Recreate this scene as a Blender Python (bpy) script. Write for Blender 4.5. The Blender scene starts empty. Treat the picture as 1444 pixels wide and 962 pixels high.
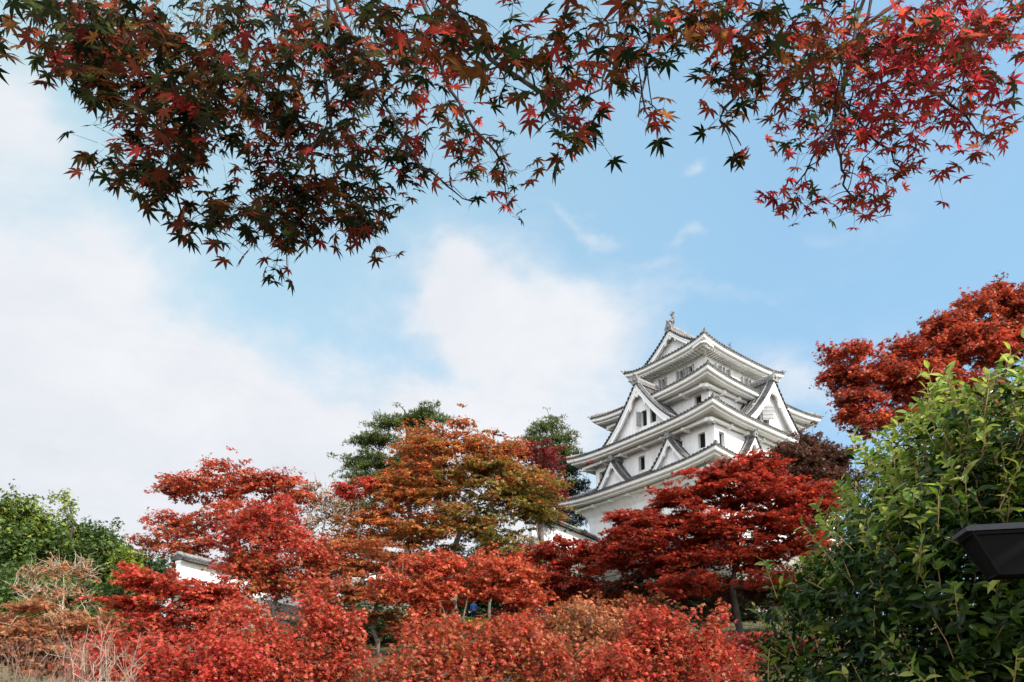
import bpy, math
import numpy as np
from math import radians as rad
C = bpy.context.scene
R = np.random.RandomState(7)

# ------------------------------------------------------------ camera, sky, sun, exposure
EYE = np.array([0.0, 0.0, 1.6])
FOC, PYC, PITCH = 1053.442, 875.501, rad(8.8192)      # focal length and principal row in photo pixels
cd = bpy.data.cameras.new('camera'); cam = bpy.data.objects.new('camera', cd); C.collection.objects.link(cam)
cam.location = EYE; cam.rotation_euler = (math.pi/2 + PITCH, 0, 0)
cd.sensor_width = 36; cd.lens = 36*FOC/1444; cd.shift_y = (PYC-481)/1444
cd.clip_start = 0.05; cd.clip_end = 6000
C.camera = cam
C.view_settings.view_transform = 'Standard'; C.view_settings.look = 'None'
C.view_settings.exposure = 0.7; C.view_settings.gamma = 1; C.view_settings.use_curve_mapping = False
SUN_AZ, SUN_EL = rad(131), rad(37)                     # clockwise from +Y
sl = bpy.data.lights.new('sun', 'SUN'); sl.energy = 4.8; sl.angle = rad(0.55); sl.color = (1, .95, .87)
so = bpy.data.objects.new('sun', sl); C.collection.objects.link(so)
from mathutils import Vector
sdir = Vector((math.sin(SUN_AZ)*math.cos(SUN_EL), math.cos(SUN_AZ)*math.cos(SUN_EL), math.sin(SUN_EL)))
so.rotation_euler = sdir.to_track_quat('Z', 'Y').to_euler(); so.location = sdir*100
C.cycles.max_bounces = 7; C.cycles.diffuse_bounces = 3; C.cycles.transmission_bounces = 3
C.cycles.use_denoising = True

def at(px, py, Y):
    """world point seen at photo pixel (px,py) at ground distance Y in front of the camera"""
    cp, sp = math.cos(PITCH), math.sin(PITCH)
    x = px-722; u = -(py-PYC)
    d = np.array([x, FOC*cp-u*sp, FOC*sp+u*cp])
    return EYE + d*(Y/d[1])

class NT:
    def __init__(s, tree): s.t = tree; s.t.nodes.clear()
    def n(s, typ, **kw):
        nd = s.t.nodes.new(typ)
        for k, v in kw.items():
            if k.startswith('_'): setattr(nd, k[1:], v)
            else:
                nd.inputs[int(k[1:]) if k[0] == 'i' and k[1:].isdigit() else k].default_value = v
        return nd
    def l(s, a, b): s.t.links.new(a, b)
    def math(s, op, a, b=None, c=None, clamp=False):
        nd = s.t.nodes.new('ShaderNodeMath'); nd.operation = op; nd.use_clamp = clamp
        for i, v in enumerate((a, b, c)):
            if v is None: continue
            if isinstance(v, (int, float)): nd.inputs[i].default_value = v
            else: s.l(v, nd.inputs[i])
        return nd.outputs[0]

w = bpy.data.worlds.new('World'); C.world = w; w.use_nodes = True
def build_world():
    N = NT(w.node_tree)
    out = N.n('ShaderNodeOutputWorld'); bg = N.n('ShaderNodeBackground', Strength=0.15)
    sky = N.n('ShaderNodeTexSky'); sky.sky_type = 'NISHITA'; sky.sun_disc = False
    sky.sun_elevation = SUN_EL; sky.sun_rotation = SUN_AZ; sky.altitude = 100
    sky.air_density = 1.0; sky.dust_density = 1.2; sky.ozone_density = 1.4
    tc = N.n('ShaderNodeTexCoord'); sep = N.n('ShaderNodeSeparateXYZ'); N.l(tc.outputs['Generated'], sep.inputs[0])
    X, Y, Z = sep.outputs
    # thin bright veil lifts the blue of the clear parts
    Zc = N.math('MAXIMUM', Z, 0.0)
    ya = N.math('MAXIMUM', N.math('ABSOLUTE', Y), 0.12)
    u = N.math('DIVIDE', X, ya); v = N.math('DIVIDE', Zc, ya)
    uv = N.n('ShaderNodeCombineXYZ'); N.l(u, uv.inputs[0]); N.l(v, uv.inputs[1])
    # cloud layer coordinates
    zz = N.math('ADD', Zc, 0.28)
    cx = N.math('DIVIDE', X, zz); cy = N.math('DIVIDE', Y, zz)
    cv = N.n('ShaderNodeCombineXYZ'); N.l(cx, cv.inputs[0]); N.l(cy, cv.inputs[1])
    n1 = N.n('ShaderNodeTexNoise', Scale=2.8, Detail=9.0, Roughness=.66, Distortion=.25); N.l(cv.outputs[0], n1.inputs['Vector'])
    n2 = N.n('ShaderNodeTexNoise', Scale=1.1, Detail=3.0, Roughness=.5, Distortion=.3); N.l(cv.outputs[0], n2.inputs['Vector'])
    # warp the uv plane a little so that cloud edges wander
    n3 = N.n('ShaderNodeTexNoise', Scale=3.2, Detail=5.0, Roughness=.55); N.l(uv.outputs[0], n3.inputs['Vector'])
    vm = N.n('ShaderNodeVectorMath', _operation='SUBTRACT'); N.l(n3.outputs['Color'], vm.inputs[0]); vm.inputs[1].default_value = (.5, .5, .5)
    vs = N.n('ShaderNodeVectorMath', _operation='SCALE'); N.l(vm.outputs[0], vs.inputs[0]); vs.inputs['Scale'].default_value = .42
    wa = N.n('ShaderNodeVectorMath', _operation='ADD'); N.l(uv.outputs[0], wa.inputs[0]); N.l(vs.outputs[0], wa.inputs[1])
    def P(px, py):
        d = at(px, py, 1.0)-EYE; return d[0], d[2]
    # banks of cloud: direction of the centre, spread along and across, tilt, weight
    blobs = [(20, 500, 330, 190, 38, 1.6), (240, 680, 430, 150, 16, 1.6), (0, 130, 130, 80, 40, .95), (745, 465, 175, 92, 12, 1.2), (620, 430, 90, 46, 25, .7),
             (720, 590, 200, 60, 4, .9), (600, 650, 240, 60, 6, .8), (965, 225, 30, 16, -35, .62), (815, 305, 38, 13, 15, .5), (970, 328, 34, 14, 0, .5),
             (1010, 392, 95, 22, -10, .45), (925, 355, 50, 12, 10, .3), (1110, 560, 150, 60, 10, .55), (420, 740, 600, 80, 0, .8),
             (1190, 290, 50, 16, 0, .15), (470, 520, 130, 40, 30, .3), (-200, 330, 260, 120, 20, 1.0)]
    acc = None
    for px, py, rx, ry, tilt, wt in blobs:
        c = P(px, py); e = P(px+1, py); sx = abs(e[0]-c[0])
        f = P(px, py+1); sy = abs(f[1]-c[1])
        s1 = N.n('ShaderNodeVectorMath', _operation='SUBTRACT'); N.l(wa.outputs[0], s1.inputs[0]); s1.inputs[1].default_value = (c[0], c[1], 0)
        rt = N.n('ShaderNodeVectorRotate'); rt.rotation_type = 'Z_AXIS'; N.l(s1.outputs[0], rt.inputs['Vector']); rt.inputs['Angle'].default_value = rad(tilt)
        ml = N.n('ShaderNodeVectorMath', _operation='MULTIPLY'); N.l(rt.outputs[0], ml.inputs[0]); ml.inputs[1].default_value = (1/(rx*sx), 1/(ry*sy), 0)
        dt = N.n('ShaderNodeVectorMath', _operation='DOT_PRODUCT'); N.l(ml.outputs[0], dt.inputs[0]); N.l(ml.outputs[0], dt.inputs[1])
        g = N.math('EXPONENT', N.math('MULTIPLY', dt.outputs['Value'], -1.0))
        g = N.math('MULTIPLY', g, wt)
        acc = g if acc is None else N.math('ADD', acc, g)
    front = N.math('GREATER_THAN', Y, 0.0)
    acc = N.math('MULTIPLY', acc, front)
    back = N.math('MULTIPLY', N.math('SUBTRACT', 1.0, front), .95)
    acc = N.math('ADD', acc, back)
    hz = N.math('MULTIPLY', N.math('POWER', N.math('SUBTRACT', 1.0, Zc), 6.0), .45)
    acc = N.math('ADD', acc, hz)
    nz = N.math('MULTIPLY', N.math('SUBTRACT', n1.outputs['Fac'], .5), 1.7)
    nz2 = N.math('MULTIPLY', N.math('SUBTRACT', n2.outputs['Fac'], .5), .7)
    d = N.math('ADD', acc, N.math('ADD', nz, nz2))
    mr = N.n('ShaderNodeMapRange', _interpolation_type='SMOOTHSTEP'); N.l(d, mr.inputs['Value'])
    mr.inputs['From Min'].default_value = .04; mr.inputs['From Max'].default_value = 1.22; mr.inputs['To Max'].default_value = .97
    # cloud brightness
    cr = N.n('ShaderNodeValToRGB'); ns = N.math('ADD', N.math('MULTIPLY', n2.outputs['Fac'], .45), N.math('MULTIPLY', n1.outputs['Fac'], .55)); N.l(ns, cr.inputs[0])
    k = 5.0
    cr.color_ramp.elements[0].position = .3; cr.color_ramp.elements[0].color = (.60*k, .63*k, .69*k, 1)
    cr.color_ramp.elements[1].position = .7; cr.color_ramp.elements[1].color = (.80*k, .805*k, .82*k, 1)
    bm = N.n('ShaderNodeMix', _data_type='RGBA', _blend_type='MULTIPLY'); bm.inputs[0].default_value = 1
    bk = N.n('ShaderNodeMapRange'); N.l(Y, bk.inputs['Value']); bk.inputs['From Min'].default_value = .1; bk.inputs['From Max'].default_value = -.5; bk.inputs['To Min'].default_value = 1; bk.inputs['To Max'].default_value = 3.2  # unseen clouds behind the camera boosted as fill light for the keep walls
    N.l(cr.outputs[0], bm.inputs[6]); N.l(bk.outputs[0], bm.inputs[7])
    # clear sky: nishita plus thin high veil
    vc = N.n('ShaderNodeMix', _data_type='RGBA'); sd = N.math('MULTIPLY_ADD', u, -.85, .35, clamp=True); N.l(sd, vc.inputs[0])
    vc.inputs[6].default_value = (.325*k, .585*k, .80*k, 1); vc.inputs[7].default_value = (.56*k, .78*k, .79*k, 1)
    veil = N.n('ShaderNodeMix', _data_type='RGBA'); veil.inputs[0].default_value = .64; N.l(vc.outputs[2], veil.inputs[7])
    N.l(sky.outputs[0], veil.inputs[6])
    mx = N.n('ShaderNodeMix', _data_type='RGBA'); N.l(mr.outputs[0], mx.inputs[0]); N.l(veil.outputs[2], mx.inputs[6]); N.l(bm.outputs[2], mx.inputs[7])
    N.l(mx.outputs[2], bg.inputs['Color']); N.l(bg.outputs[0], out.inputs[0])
build_world()

# ------------------------------------------------------------ materials
def mat(name, col, rough=.8, var=.15, scale=3.0, bump=0.0, bscale=20.0, spec=.3, col2=None, metal=0, stretch=(1, 1, 1), stain=0):
    m = bpy.data.materials.new(name); m.use_nodes = True; N = NT(m.node_tree)
    out = N.n('ShaderNodeOutputMaterial'); p = N.n('ShaderNodeBsdfPrincipled', Roughness=rough, Metallic=metal)
    p.inputs['Specular IOR Level'].default_value = spec
    tc = N.n('ShaderNodeTexCoord'); nz = N.n('ShaderNodeTexNoise', Scale=scale, Detail=6.0, Roughness=.65); mp = N.n('ShaderNodeMapping', Scale=stretch); N.l(tc.outputs['Object'], mp.inputs[0]); N.l(mp.outputs[0], nz.inputs['Vector'])
    rp = N.n('ShaderNodeValToRGB'); N.l(nz.outputs['Fac'], rp.inputs[0])
    c2 = col2 or tuple(c*(1-var*2) for c in col)
    rp.color_ramp.elements[0].position = .32; rp.color_ramp.elements[1].position = .68
    rp.color_ramp.elements[0].color = (*c2, 1); rp.color_ramp.elements[1].color = (*col, 1)
    if stain:
        m3 = N.n('ShaderNodeMapping', Scale=(5, 5, .35)); N.l(tc.outputs['Object'], m3.inputs[0]); n5 = N.n('ShaderNodeTexNoise', Scale=1.6, Detail=5.0, Roughness=.7); N.l(m3.outputs[0], n5.inputs['Vector'])
        mr = N.n('ShaderNodeMapRange'); N.l(n5.outputs['Fac'], mr.inputs['Value']); mr.inputs['From Min'].default_value = .54; mr.inputs['From Max'].default_value = .75; mr.inputs['To Max'].default_value = stain
        sm = N.n('ShaderNodeMix', _data_type='RGBA'); N.l(mr.outputs[0], sm.inputs[0]); N.l(rp.outputs[0], sm.inputs[6]); sm.inputs[7].default_value = (.42, .40, .37, 1); rp = sm
    N.l(rp.outputs[2 if stain else 0], p.inputs['Base Color'])
    if bump:
        n2 = N.n('ShaderNodeTexNoise', Scale=bscale, Detail=4.0); N.l(tc.outputs['Object'], n2.inputs['Vector'])
        b = N.n('ShaderNodeBump', Strength=bump, Distance=.05); N.l(n2.outputs['Fac'], b.inputs['Height']); N.l(b.outputs[0], p.inputs['Normal'])
    N.l(p.outputs[0], out.inputs[0])
    return m
def leafmat(name, trans=.4, rough=.5, spec=.35, gain=1.0, tgain=1.5, bump=0):
    m = bpy.data.materials.new(name); m.use_nodes = True; N = NT(m.node_tree)
    out = N.n('ShaderNodeOutputMaterial'); p = N.n('ShaderNodeBsdfPrincipled', Roughness=rough); p.inputs['Specular IOR Level'].default_value = spec
    a = N.n('ShaderNodeAttribute', _attribute_name='leaf'); tr = N.n('ShaderNodeBsdfTranslucent')
    g = N.n('ShaderNodeVectorMath', _operation='SCALE'); N.l(a.outputs['Color'], g.inputs[0]); g.inputs['Scale'].default_value = tgain
    N.l(a.outputs['Color'], p.inputs['Base Color']); N.l(g.outputs[0], tr.inputs['Color'])
    mx = N.n('ShaderNodeMixShader', Fac=trans); N.l(p.outputs[0], mx.inputs[1]); N.l(tr.outputs[0], mx.inputs[2]); N.l(mx.outputs[0], out.inputs[0])
    return m
M = {}
M['plaster'] = mat('white_plaster', (.88, .875, .865), .85, scale=2.4, col2=(.74, .725, .70), bump=.08, bscale=9, stretch=(1, 1, .28), stain=.45)
M['plaster_trim'] = mat('white_plaster_trim', (.88, .865, .84), .85, scale=2.4, col2=(.78, .755, .715))
M['barge'] = mat('barge_plaster', (.85, .84, .82), .8, scale=2.5, col2=(.77, .76, .74))
M['tile'] = mat('grey_roof_tile', (.13, .128, .125), .65, scale=2.2, col2=(.030, .031, .034), spec=.25)
M['ridge_tile'] = mat('ridge_tile', (.30, .29, .27), .6, scale=6, col2=(.10, .10, .105))
M['dark'] = mat('dark_interior', (.012, .011, .012), .9)
M['shutter'] = mat('shutter_board', (.40, .39, .38), .8, scale=8, col2=(.28, .27, .265))
M['bronze'] = mat('finial_tile', (.20, .17, .15), .5, scale=8, col2=(.10, .09, .085))
M['bark'] = mat('maple_bark', (.19, .155, .125), .9, scale=6, col2=(.07, .055, .045), bump=.5, bscale=30)
M['bark_pale'] = mat('pale_bark', (.48, .40, .30), .9, scale=6, col2=(.22, .17, .13), bump=.4, bscale=30)
M['twig'] = mat('twig_bark', (.36, .22, .17), .9, scale=5, col2=(.17, .11, .085))
M['twig_pale'] = mat('pale_twig_bark', (.40, .31, .23), .9, scale=6, col2=(.18, .13, .10))
M['bark_dark'] = mat('dark_bark', (.06, .045, .04), .9, scale=6, col2=(.025, .02, .018))
M['stem'] = mat('young_stem', (.42, .25, .12), .6, scale=6, col2=(.28, .2, .09))
M['ground'] = mat('hill_ground', (.085, .07, .035), .95, scale=.6, col2=(.04, .055, .018), bump=.6, bscale=4)
M['stone'] = mat('stone', (.24, .225, .19), .9, scale=1.5, col2=(.10, .10, .08), bump=.5, bscale=12)
M['metal'] = mat('dark_painted_metal', (.006, .0055, .006), .8, scale=40, var=.1, spec=.12)
M['metal_skylit'] = mat('lamp_cap', (.06, .062, .075), .45, scale=40, var=.1)  # paler blue-grey than the housing, sky light put into the cap colour
M['leaf'] = leafmat('maple_leaves', .36, .5, .3)
M['leaf_hang'] = leafmat('hanging_maple_leaves', .62, .6, .04, tgain=3.0)
M['needle'] = leafmat('pine_needles', .2, .6, .2)
M['broad'] = leafmat('broad_leaves', .25, .5, .3)
M['glossy'] = leafmat('glossy_leaves', .32, .26, .22, tgain=1.9)
M['grass'] = leafmat('grass_blades', .3, .6, .2)
M['skin'] = mat('skin', (.5, .3, .22), .6); M['jacket'] = mat('blue_cloth', (.05, .12, .42), .8); M['trousers'] = mat('dark_cloth', (.02, .02, .03), .8)
M['hair'] = mat('hair', (.012, .01, .01), .6)

# ------------------------------------------------------------ helpers
def link(o, parent=None):
    C.collection.objects.link(o)
    if parent is not None: o.parent = parent
    return o
def tag(o, label=None, cat=None, group=None, kind=None):
    if label: o['label'] = label
    if cat: o['category'] = cat
    if group: o['group'] = group
    if kind: o['kind'] = kind
    return o
def empty(name, loc, label=None, cat=None, group=None, rz=0):
    o = bpy.data.objects.new(name, None); o.location = [float(c) for c in loc]; o.rotation_euler = (0, 0, rz); o.empty_display_size = .3
    link(o); return tag(o, label, cat, group)
class MB:
    def __init__(s): s.v = []; s.f = []
    def add(s, vs, fs):
        b = len(s.v); s.v += [tuple(float(c) for c in p) for p in vs]; s.f += [tuple(b+i for i in f) for f in fs]
    def box(s, x0, x1, y0, y1, z0, z1):
        s.add([(x0, y0, z0), (x1, y0, z0), (x1, y1, z0), (x0, y1, z0), (x0, y0, z1), (x1, y0, z1), (x1, y1, z1), (x0, y1, z1)],
              [(0, 3, 2, 1), (4, 5, 6, 7), (0, 1, 5, 4), (1, 2, 6, 5), (2, 3, 7, 6), (3, 0, 4, 7)])
    def beam(s, a, b, w, h, up=(0, 0, 1)):
        a, b = np.array(a, float), np.array(b, float); d = (b-a)/np.linalg.norm(b-a); u = np.array(up, float)
        r = np.cross(d, u); r /= np.linalg.norm(r); u = np.cross(r, d)
        q = [p+i*r*w/2+j*u*h/2 for p in (a, b) for i, j in ((-1, -1), (1, -1), (1, 1), (-1, 1))]
        s.add(q, [(0, 3, 2, 1), (4, 5, 6, 7), (0, 1, 5, 4), (1, 2, 6, 5), (2, 3, 7, 6), (3, 0, 4, 7)])
    def tube(s, pts, rad_, n=6, cap=True):
        pts = [np.array(p, float) for p in pts]; rr = rad_ if hasattr(rad_, '__len__') else [rad_]*len(pts)
        b = len(s.v); ref = np.array([.31, .17, .93])
        for i, p in enumerate(pts):
            d = pts[min(i+1, len(pts)-1)]-pts[max(i-1, 0)]; d = d/(np.linalg.norm(d)+1e-9)
            r = np.cross(d, ref); r /= np.linalg.norm(r)+1e-9; u = np.cross(r, d)
            for k in range(n):
                a = 2*math.pi*k/n; q = p+(r*math.cos(a)+u*math.sin(a))*rr[i]; s.v.append((float(q[0]), float(q[1]), float(q[2])))
        for i in range(len(pts)-1):
            for k in range(n):
                s.f.append((b+i*n+k, b+i*n+(k+1) % n, b+(i+1)*n+(k+1) % n, b+(i+1)*n+k))
        if cap:
            s.f.append(tuple(b+k for k in range(n))[::-1]); s.f.append(tuple(b+(len(pts)-1)*n+k for k in range(n)))
    def grid(s, G):
        """G[i][j] points"""
        n, m = len(G), len(G[0]); b = len(s.v)
        for row in G:
            for p in row: s.v.append(tuple(float(c) for c in p))
        for i in range(n-1):
            for j in range(m-1): s.f.append((b+i*m+j, b+i*m+j+1, b+(i+1)*m+j+1, b+(i+1)*m+j))
    def prism(s, poly, d):
        """planar polygon extruded by vector d"""
        n = len(poly); d = np.array(d, float); q = [np.array(p, float) for p in poly]
        s.add(q+[p+d for p in q], [tuple(range(n))[::-1], tuple(range(n, 2*n))]+[(i, (i+1) % n, n+(i+1) % n, n+i) for i in range(n)])
    def build(s, name, m, parent=None, smooth=False, off=None):
        me = bpy.data.meshes.new(name)
        vs = s.v if off is None else [(x-off[0], y-off[1], z-off[2]) for x, y, z in s.v]
        me.from_pydata(vs, [], s.f); me.materials.append(m)
        import bmesh
        bm = bmesh.new(); bm.from_mesh(me); bmesh.ops.recalc_face_normals(bm, faces=bm.faces); bm.to_mesh(me); bm.free()
        if smooth: me.polygons.foreach_set('use_smooth', [True]*len(me.polygons))
        o = bpy.data.objects.new(name, me); link(o, parent); return o
def npmesh(name, V, F, cols, m, parent=None, smooth=False):
    """V (n,3), F (k,s) faces of equal size, cols (n,3)"""
    me = bpy.data.meshes.new(name); V = np.ascontiguousarray(V, np.float32); F = np.ascontiguousarray(F, np.int32)
    me.vertices.add(len(V)); me.vertices.foreach_set('co', V.ravel())
    me.loops.add(F.size); me.loops.foreach_set('vertex_index', F.ravel())
    me.polygons.add(len(F)); me.polygons.foreach_set('loop_start', np.arange(0, F.size, F.shape[1], dtype=np.int32))
    me.update(calc_edges=True)
    if cols is not None:
        ca = me.color_attributes.new('leaf', 'FLOAT_COLOR', 'POINT')
        cc = np.ones((len(V), 4), np.float32); cc[:, :3] = cols; ca.data.foreach_set('color', cc.ravel())
    me.materials.append(m); o = bpy.data.objects.new(name, me); link(o, parent); return o

# leaf templates: verts with +y towards the tip, faces of equal size
def kite(ang, L, wd, droop=0.12):
    a = rad(ang); c, s = math.sin(a), math.cos(a)
    def p(r, t, z): return (c*r+s*t, s*r-c*t, z)
    return [p(0, 0, 0), p(L*.45, wd, .02), p(L, 0, -droop), p(L*.45, -wd, .02)]
def star(angs, lens, wd):
    V = []; F = []
    for a, L in zip(angs, lens):
        b = len(V); V += kite(a, L, wd*L); F.append((b, b+1, b+2, b+3))
    return np.array(V), np.array(F)
T_STAR = star((0, 48, -48, 100, -100), (1, .92, .92, .6, .6), .2)
T_TRI = star((0, 62, -62), (1, .85, .85), .27)
T_ONE = (np.array([(0, 0, 0), (.42, .5, .1), (0, 1, -.1), (-.42, .5, .1)]), np.array([(0, 1, 2, 3)]))
def t_palm():
    V = [(0, 0, 0)]; F = []; angs = (-125, -84, -43, 0, 43, 84, 125); lens = (.42, .78, .96, 1.06, .96, .78, .42)
    nt = [(-160, .10)]+[((angs[i]+angs[i+1])/2, .30) for i in range(6)]+[(160, .10)]
    def p(a, r, z): return (math.sin(rad(a))*r, math.cos(rad(a))*r, z)
    for a, r in nt: V.append(p(a, r, -.015))
    for i, (a, L) in enumerate(zip(angs, lens)):
        b = len(V); hw = 12.5
        V += [p(a-hw, L*.52, .0), p(a, L, -.14*L), p(a+hw, L*.52, .0)]
        F.append((0, 1+i, b, b+1, b+2, 2+i))
    return np.array(V), np.array(F)
T_PALM = t_palm()
def t_lance():
    ys = (0, .18, .45, .72, 1.0); ws = (.02, .13, .18, .12, .0); V = []; F = []
    for y, x in zip(ys, ws):
        z = -.18*y*y; V += [(-x*1.18, y, z+x*.45), (0, y, z), (x*1.18, y, z+x*.45)]
    for i in range(4):
        b = 3*i; F += [(b, b+1, b+4, b+3), (b+1, b+2, b+5, b+4)]
    return np.array(V), np.array(F)
T_LANCE = t_lance()
T_NEEDLE = (np.array([(-.08, 0, 0), (.08, 0, 0), (.03, 1, 0), (-.03, 1, 0), (0, -.03, -.08), (0, -.03, .08), (.35, .9, .03), (.35, .9, -.03),
                      (0, -.03, -.08), (0, -.03, .08), (-.35, .9, .012), (-.35, .9, -.012)]), np.array([(0, 1, 2, 3), (4, 5, 6, 7), (8, 9, 10, 11)]))

def unit(v): return v/(np.linalg.norm(v, axis=-1, keepdims=True)+1e-9)
def leaves(name, P, Nrm, Tip, size, cols, tmpl, m, parent, rs):
    """P positions, Nrm leaf normals, Tip tip directions (made orthogonal)"""
    V0, F0 = tmpl; n = len(P); k = len(V0)
    Nn = unit(Nrm); Tp = unit(Tip-(Tip*Nn).sum(-1, keepdims=True)*Nn); S = np.cross(Tp, Nn)
    bendz = rs.uniform(.4, 1.8, n)[:, None, None]
    V = P[:, None, :]+size[:, None, None]*(V0[None, :, 0:1]*S[:, None, :]+V0[None, :, 1:2]*Tp[:, None, :]+bendz*V0[None, :, 2:3]*Nn[:, None, :])
    F = F0[None]+(np.arange(n)*k)[:, None, None]
    cc = np.repeat(cols[:, None, :], k, 1)
    return npmesh(name, V.reshape(-1, 3), F.reshape(-1, F0.shape[1]), cc.reshape(-1, 3), m, parent)
def palette(rs, n, cols, wts, jit=.18):
    cols = np.array(cols, float); cols = np.where(cols[:, :1] > cols[:, 1:2]*1.3, cols*np.array((.64, .86, .82))+np.array((.0, .010, .004)), cols*np.array((.84, .84, .8))); i = rs.choice(len(cols), n, p=np.array(wts)/sum(wts))
    c = cols[i]*(1+rs.uniform(-jit, jit, (n, 1))); return c
def curve(a, b, rs, n=5, wob=.06, sag=0.0):
    a, b = np.array(a, float), np.array(b, float); L = np.linalg.norm(b-a); pts = []
    o = rs.normal(0, wob*L, (n+1, 3))
    for i in range(n+1):
        t = i/n; p = a+(b-a)*t+o[i]*math.sin(math.pi*t)*.7; p[2] += sag*L*math.sin(math.pi*t); pts.append(p)
    return pts
def grow(mb, trunk, radii, targets, rs, r_end=.012, wob=.05, nside=5, minr=.01, taper=.62):
    """connect every target to the nearest node of the growing tree"""
    nodes = [np.array(p, float) for p in trunk]; rr = list(radii)
    mb.tube(trunk, radii, n=8)
    base = nodes[len(nodes)//3:]; cand = np.array(base); cr = np.array(rr[len(nodes)//3:])
    T = np.array(targets); d0 = np.min(np.linalg.norm(T[:, None]-cand[None], axis=-1), 1)
    for i in np.argsort(d0):
        t = T[i]; dv = t-cand; dist = np.linalg.norm(dv, axis=1)
        cost = dist*(1+.5*np.clip(-dv[:, 2]/(dist+1e-6), 0, 1))-.0*cr
        j = int(np.argmin(cost)); a = cand[j]; ra = max(minr, min(cr[j]*taper, .02*dist[j]+minr*1.5+.25*cr[j]))
        n = 4; pts = curve(a, t, rs, n, wob, .04); r1 = max(r_end, ra*.45); rad_ = [ra+(r1-ra)*q/n for q in range(n+1)]
        mb.tube(pts, rad_, n=nside, cap=False)
        cand = np.vstack([cand, pts[2:]]); cr = np.concatenate([cr, rad_[2:]])

# ------------------------------------------------------------ terrain
HY = np.array([-400, -20, 10, 18, 30, 40, 48, 56, 75, 95, 140, 260, 900, 3000]); HZ = np.array([-2, 0, 0, 1.4, 4.4, 6.6, 8.9, 10.35, 10.6, 8.0, 2., -4., -6., -6.])
def H(x, y):
    z = np.interp(y, HY, HZ)
    side = np.clip((np.abs(x-6)-48)/60, 0, 1); s = side*side*(3-2*side)
    z = z*(1-.85*s)
    near = np.clip(1-np.abs(y-40)/90, 0, 1)
    return z+near*(.25*np.sin(x*.33+y*.21)+.15*np.sin(x*.9-y*.55))*np.clip((y-12)/10, 0, 1)*np.clip((60-y)/8+.15, .15, 1)
def terrain():
    xs = np.unique(np.concatenate([np.linspace(-2500, -120, 14), np.linspace(-120, 140, 131), np.linspace(140, 2500, 14)]))
    ys = np.unique(np.concatenate([np.linspace(-400, -20, 8), np.linspace(-20, 120, 101), np.linspace(120, 3000, 24)]))
    Xg, Yg = np.meshgrid(xs, ys); Z = H(Xg, Yg); V = np.stack([Xg, Yg, Z], -1).reshape(-1, 3); m = len(xs)
    i, j = np.meshgrid(np.arange(len(ys)-1), np.arange(m-1), indexing='ij'); b = (i*m+j).ravel()
    o = npmesh('hill_ground', V, np.stack([b, b+1, b+m+1, b+m], 1), None, M['ground']); tag(o, kind='structure')
    o.data.polygons.foreach_set('use_smooth', [True]*len(o.data.polygons))
terrain()

# ------------------------------------------------------------ castle keep (local axes: x away to the right along the right facade, y away to the left)
KEEP = empty('castle_keep', (15.99, 58.37, 20.086), 'white plastered four roofed castle keep with grey tiled gables rising above the red maples', 'castle', rz=rad(38))
ROOFS = {'A': (9.5, 7.771, .498), 'B': (9.007, 7.366, 4.074), 'C': (7.5, 5.96, 7.547), 'D': (5.317, 4.151, 11.493)}
UP = {'A': .42, 'B': .42, 'C': .40, 'D': .42}
def wall_of(k):     # rectangle of the wall that stands under roof k
    a, b, z = ROOFS[k]; i = {'A': 1.75, 'B': 1.7, 'C': 1.75, 'D': 1.65}[k]
    return (-a+i, a-i, -b+i-.45, b-i-.12)
WZ = {'A': (-5.0, -.42), 'B': (.2, 3.16), 'C': (3.9, 6.62), 'D': (7.6, 10.72)}
TOPZ = {'A': 1.25, 'B': 5.15, 'C': 9.15}
def facade(mb, fixed, axis, e0, e1, z0, z1, holes, sign):
    """plane with rectangular holes; axis 'x': plane x=fixed, e runs along y"""
    es = sorted(set([e0, e1]+[h[0] for h in holes]+[h[1] for h in holes])); zs = sorted(set([z0, z1]+[h[2] for h in holes]+[h[3] for h in holes]))
    P = (lambda e, z, d=0: (fixed+d, e, z)) if axis == 'x' else (lambda e, z, d=0: (e, fixed+d, z))
    for i in range(len(es)-1):
        for j in range(len(zs)-1):
            ce, cz = (es[i]+es[i+1])/2, (zs[j]+zs[j+1])/2
            if any(h[0] < ce < h[1] and h[2] < cz < h[3] for h in holes): continue
            mb.add([P(es[i], zs[j]), P(es[i+1], zs[j]), P(es[i+1], zs[j+1]), P(es[i], zs[j+1])], [(0, 1, 2, 3)])
    for a, b, c, d in holes:
        D = .28*sign; q = [(a, c), (b, c), (b, d), (a, d)]
        for k in range(4):
            p0, p1 = q[k], q[(k+1) % 4]; mb.add([P(*p0), P(*p1), P(*p1, D), P(*p0, D)], [(0, 1, 2, 3)])
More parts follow.
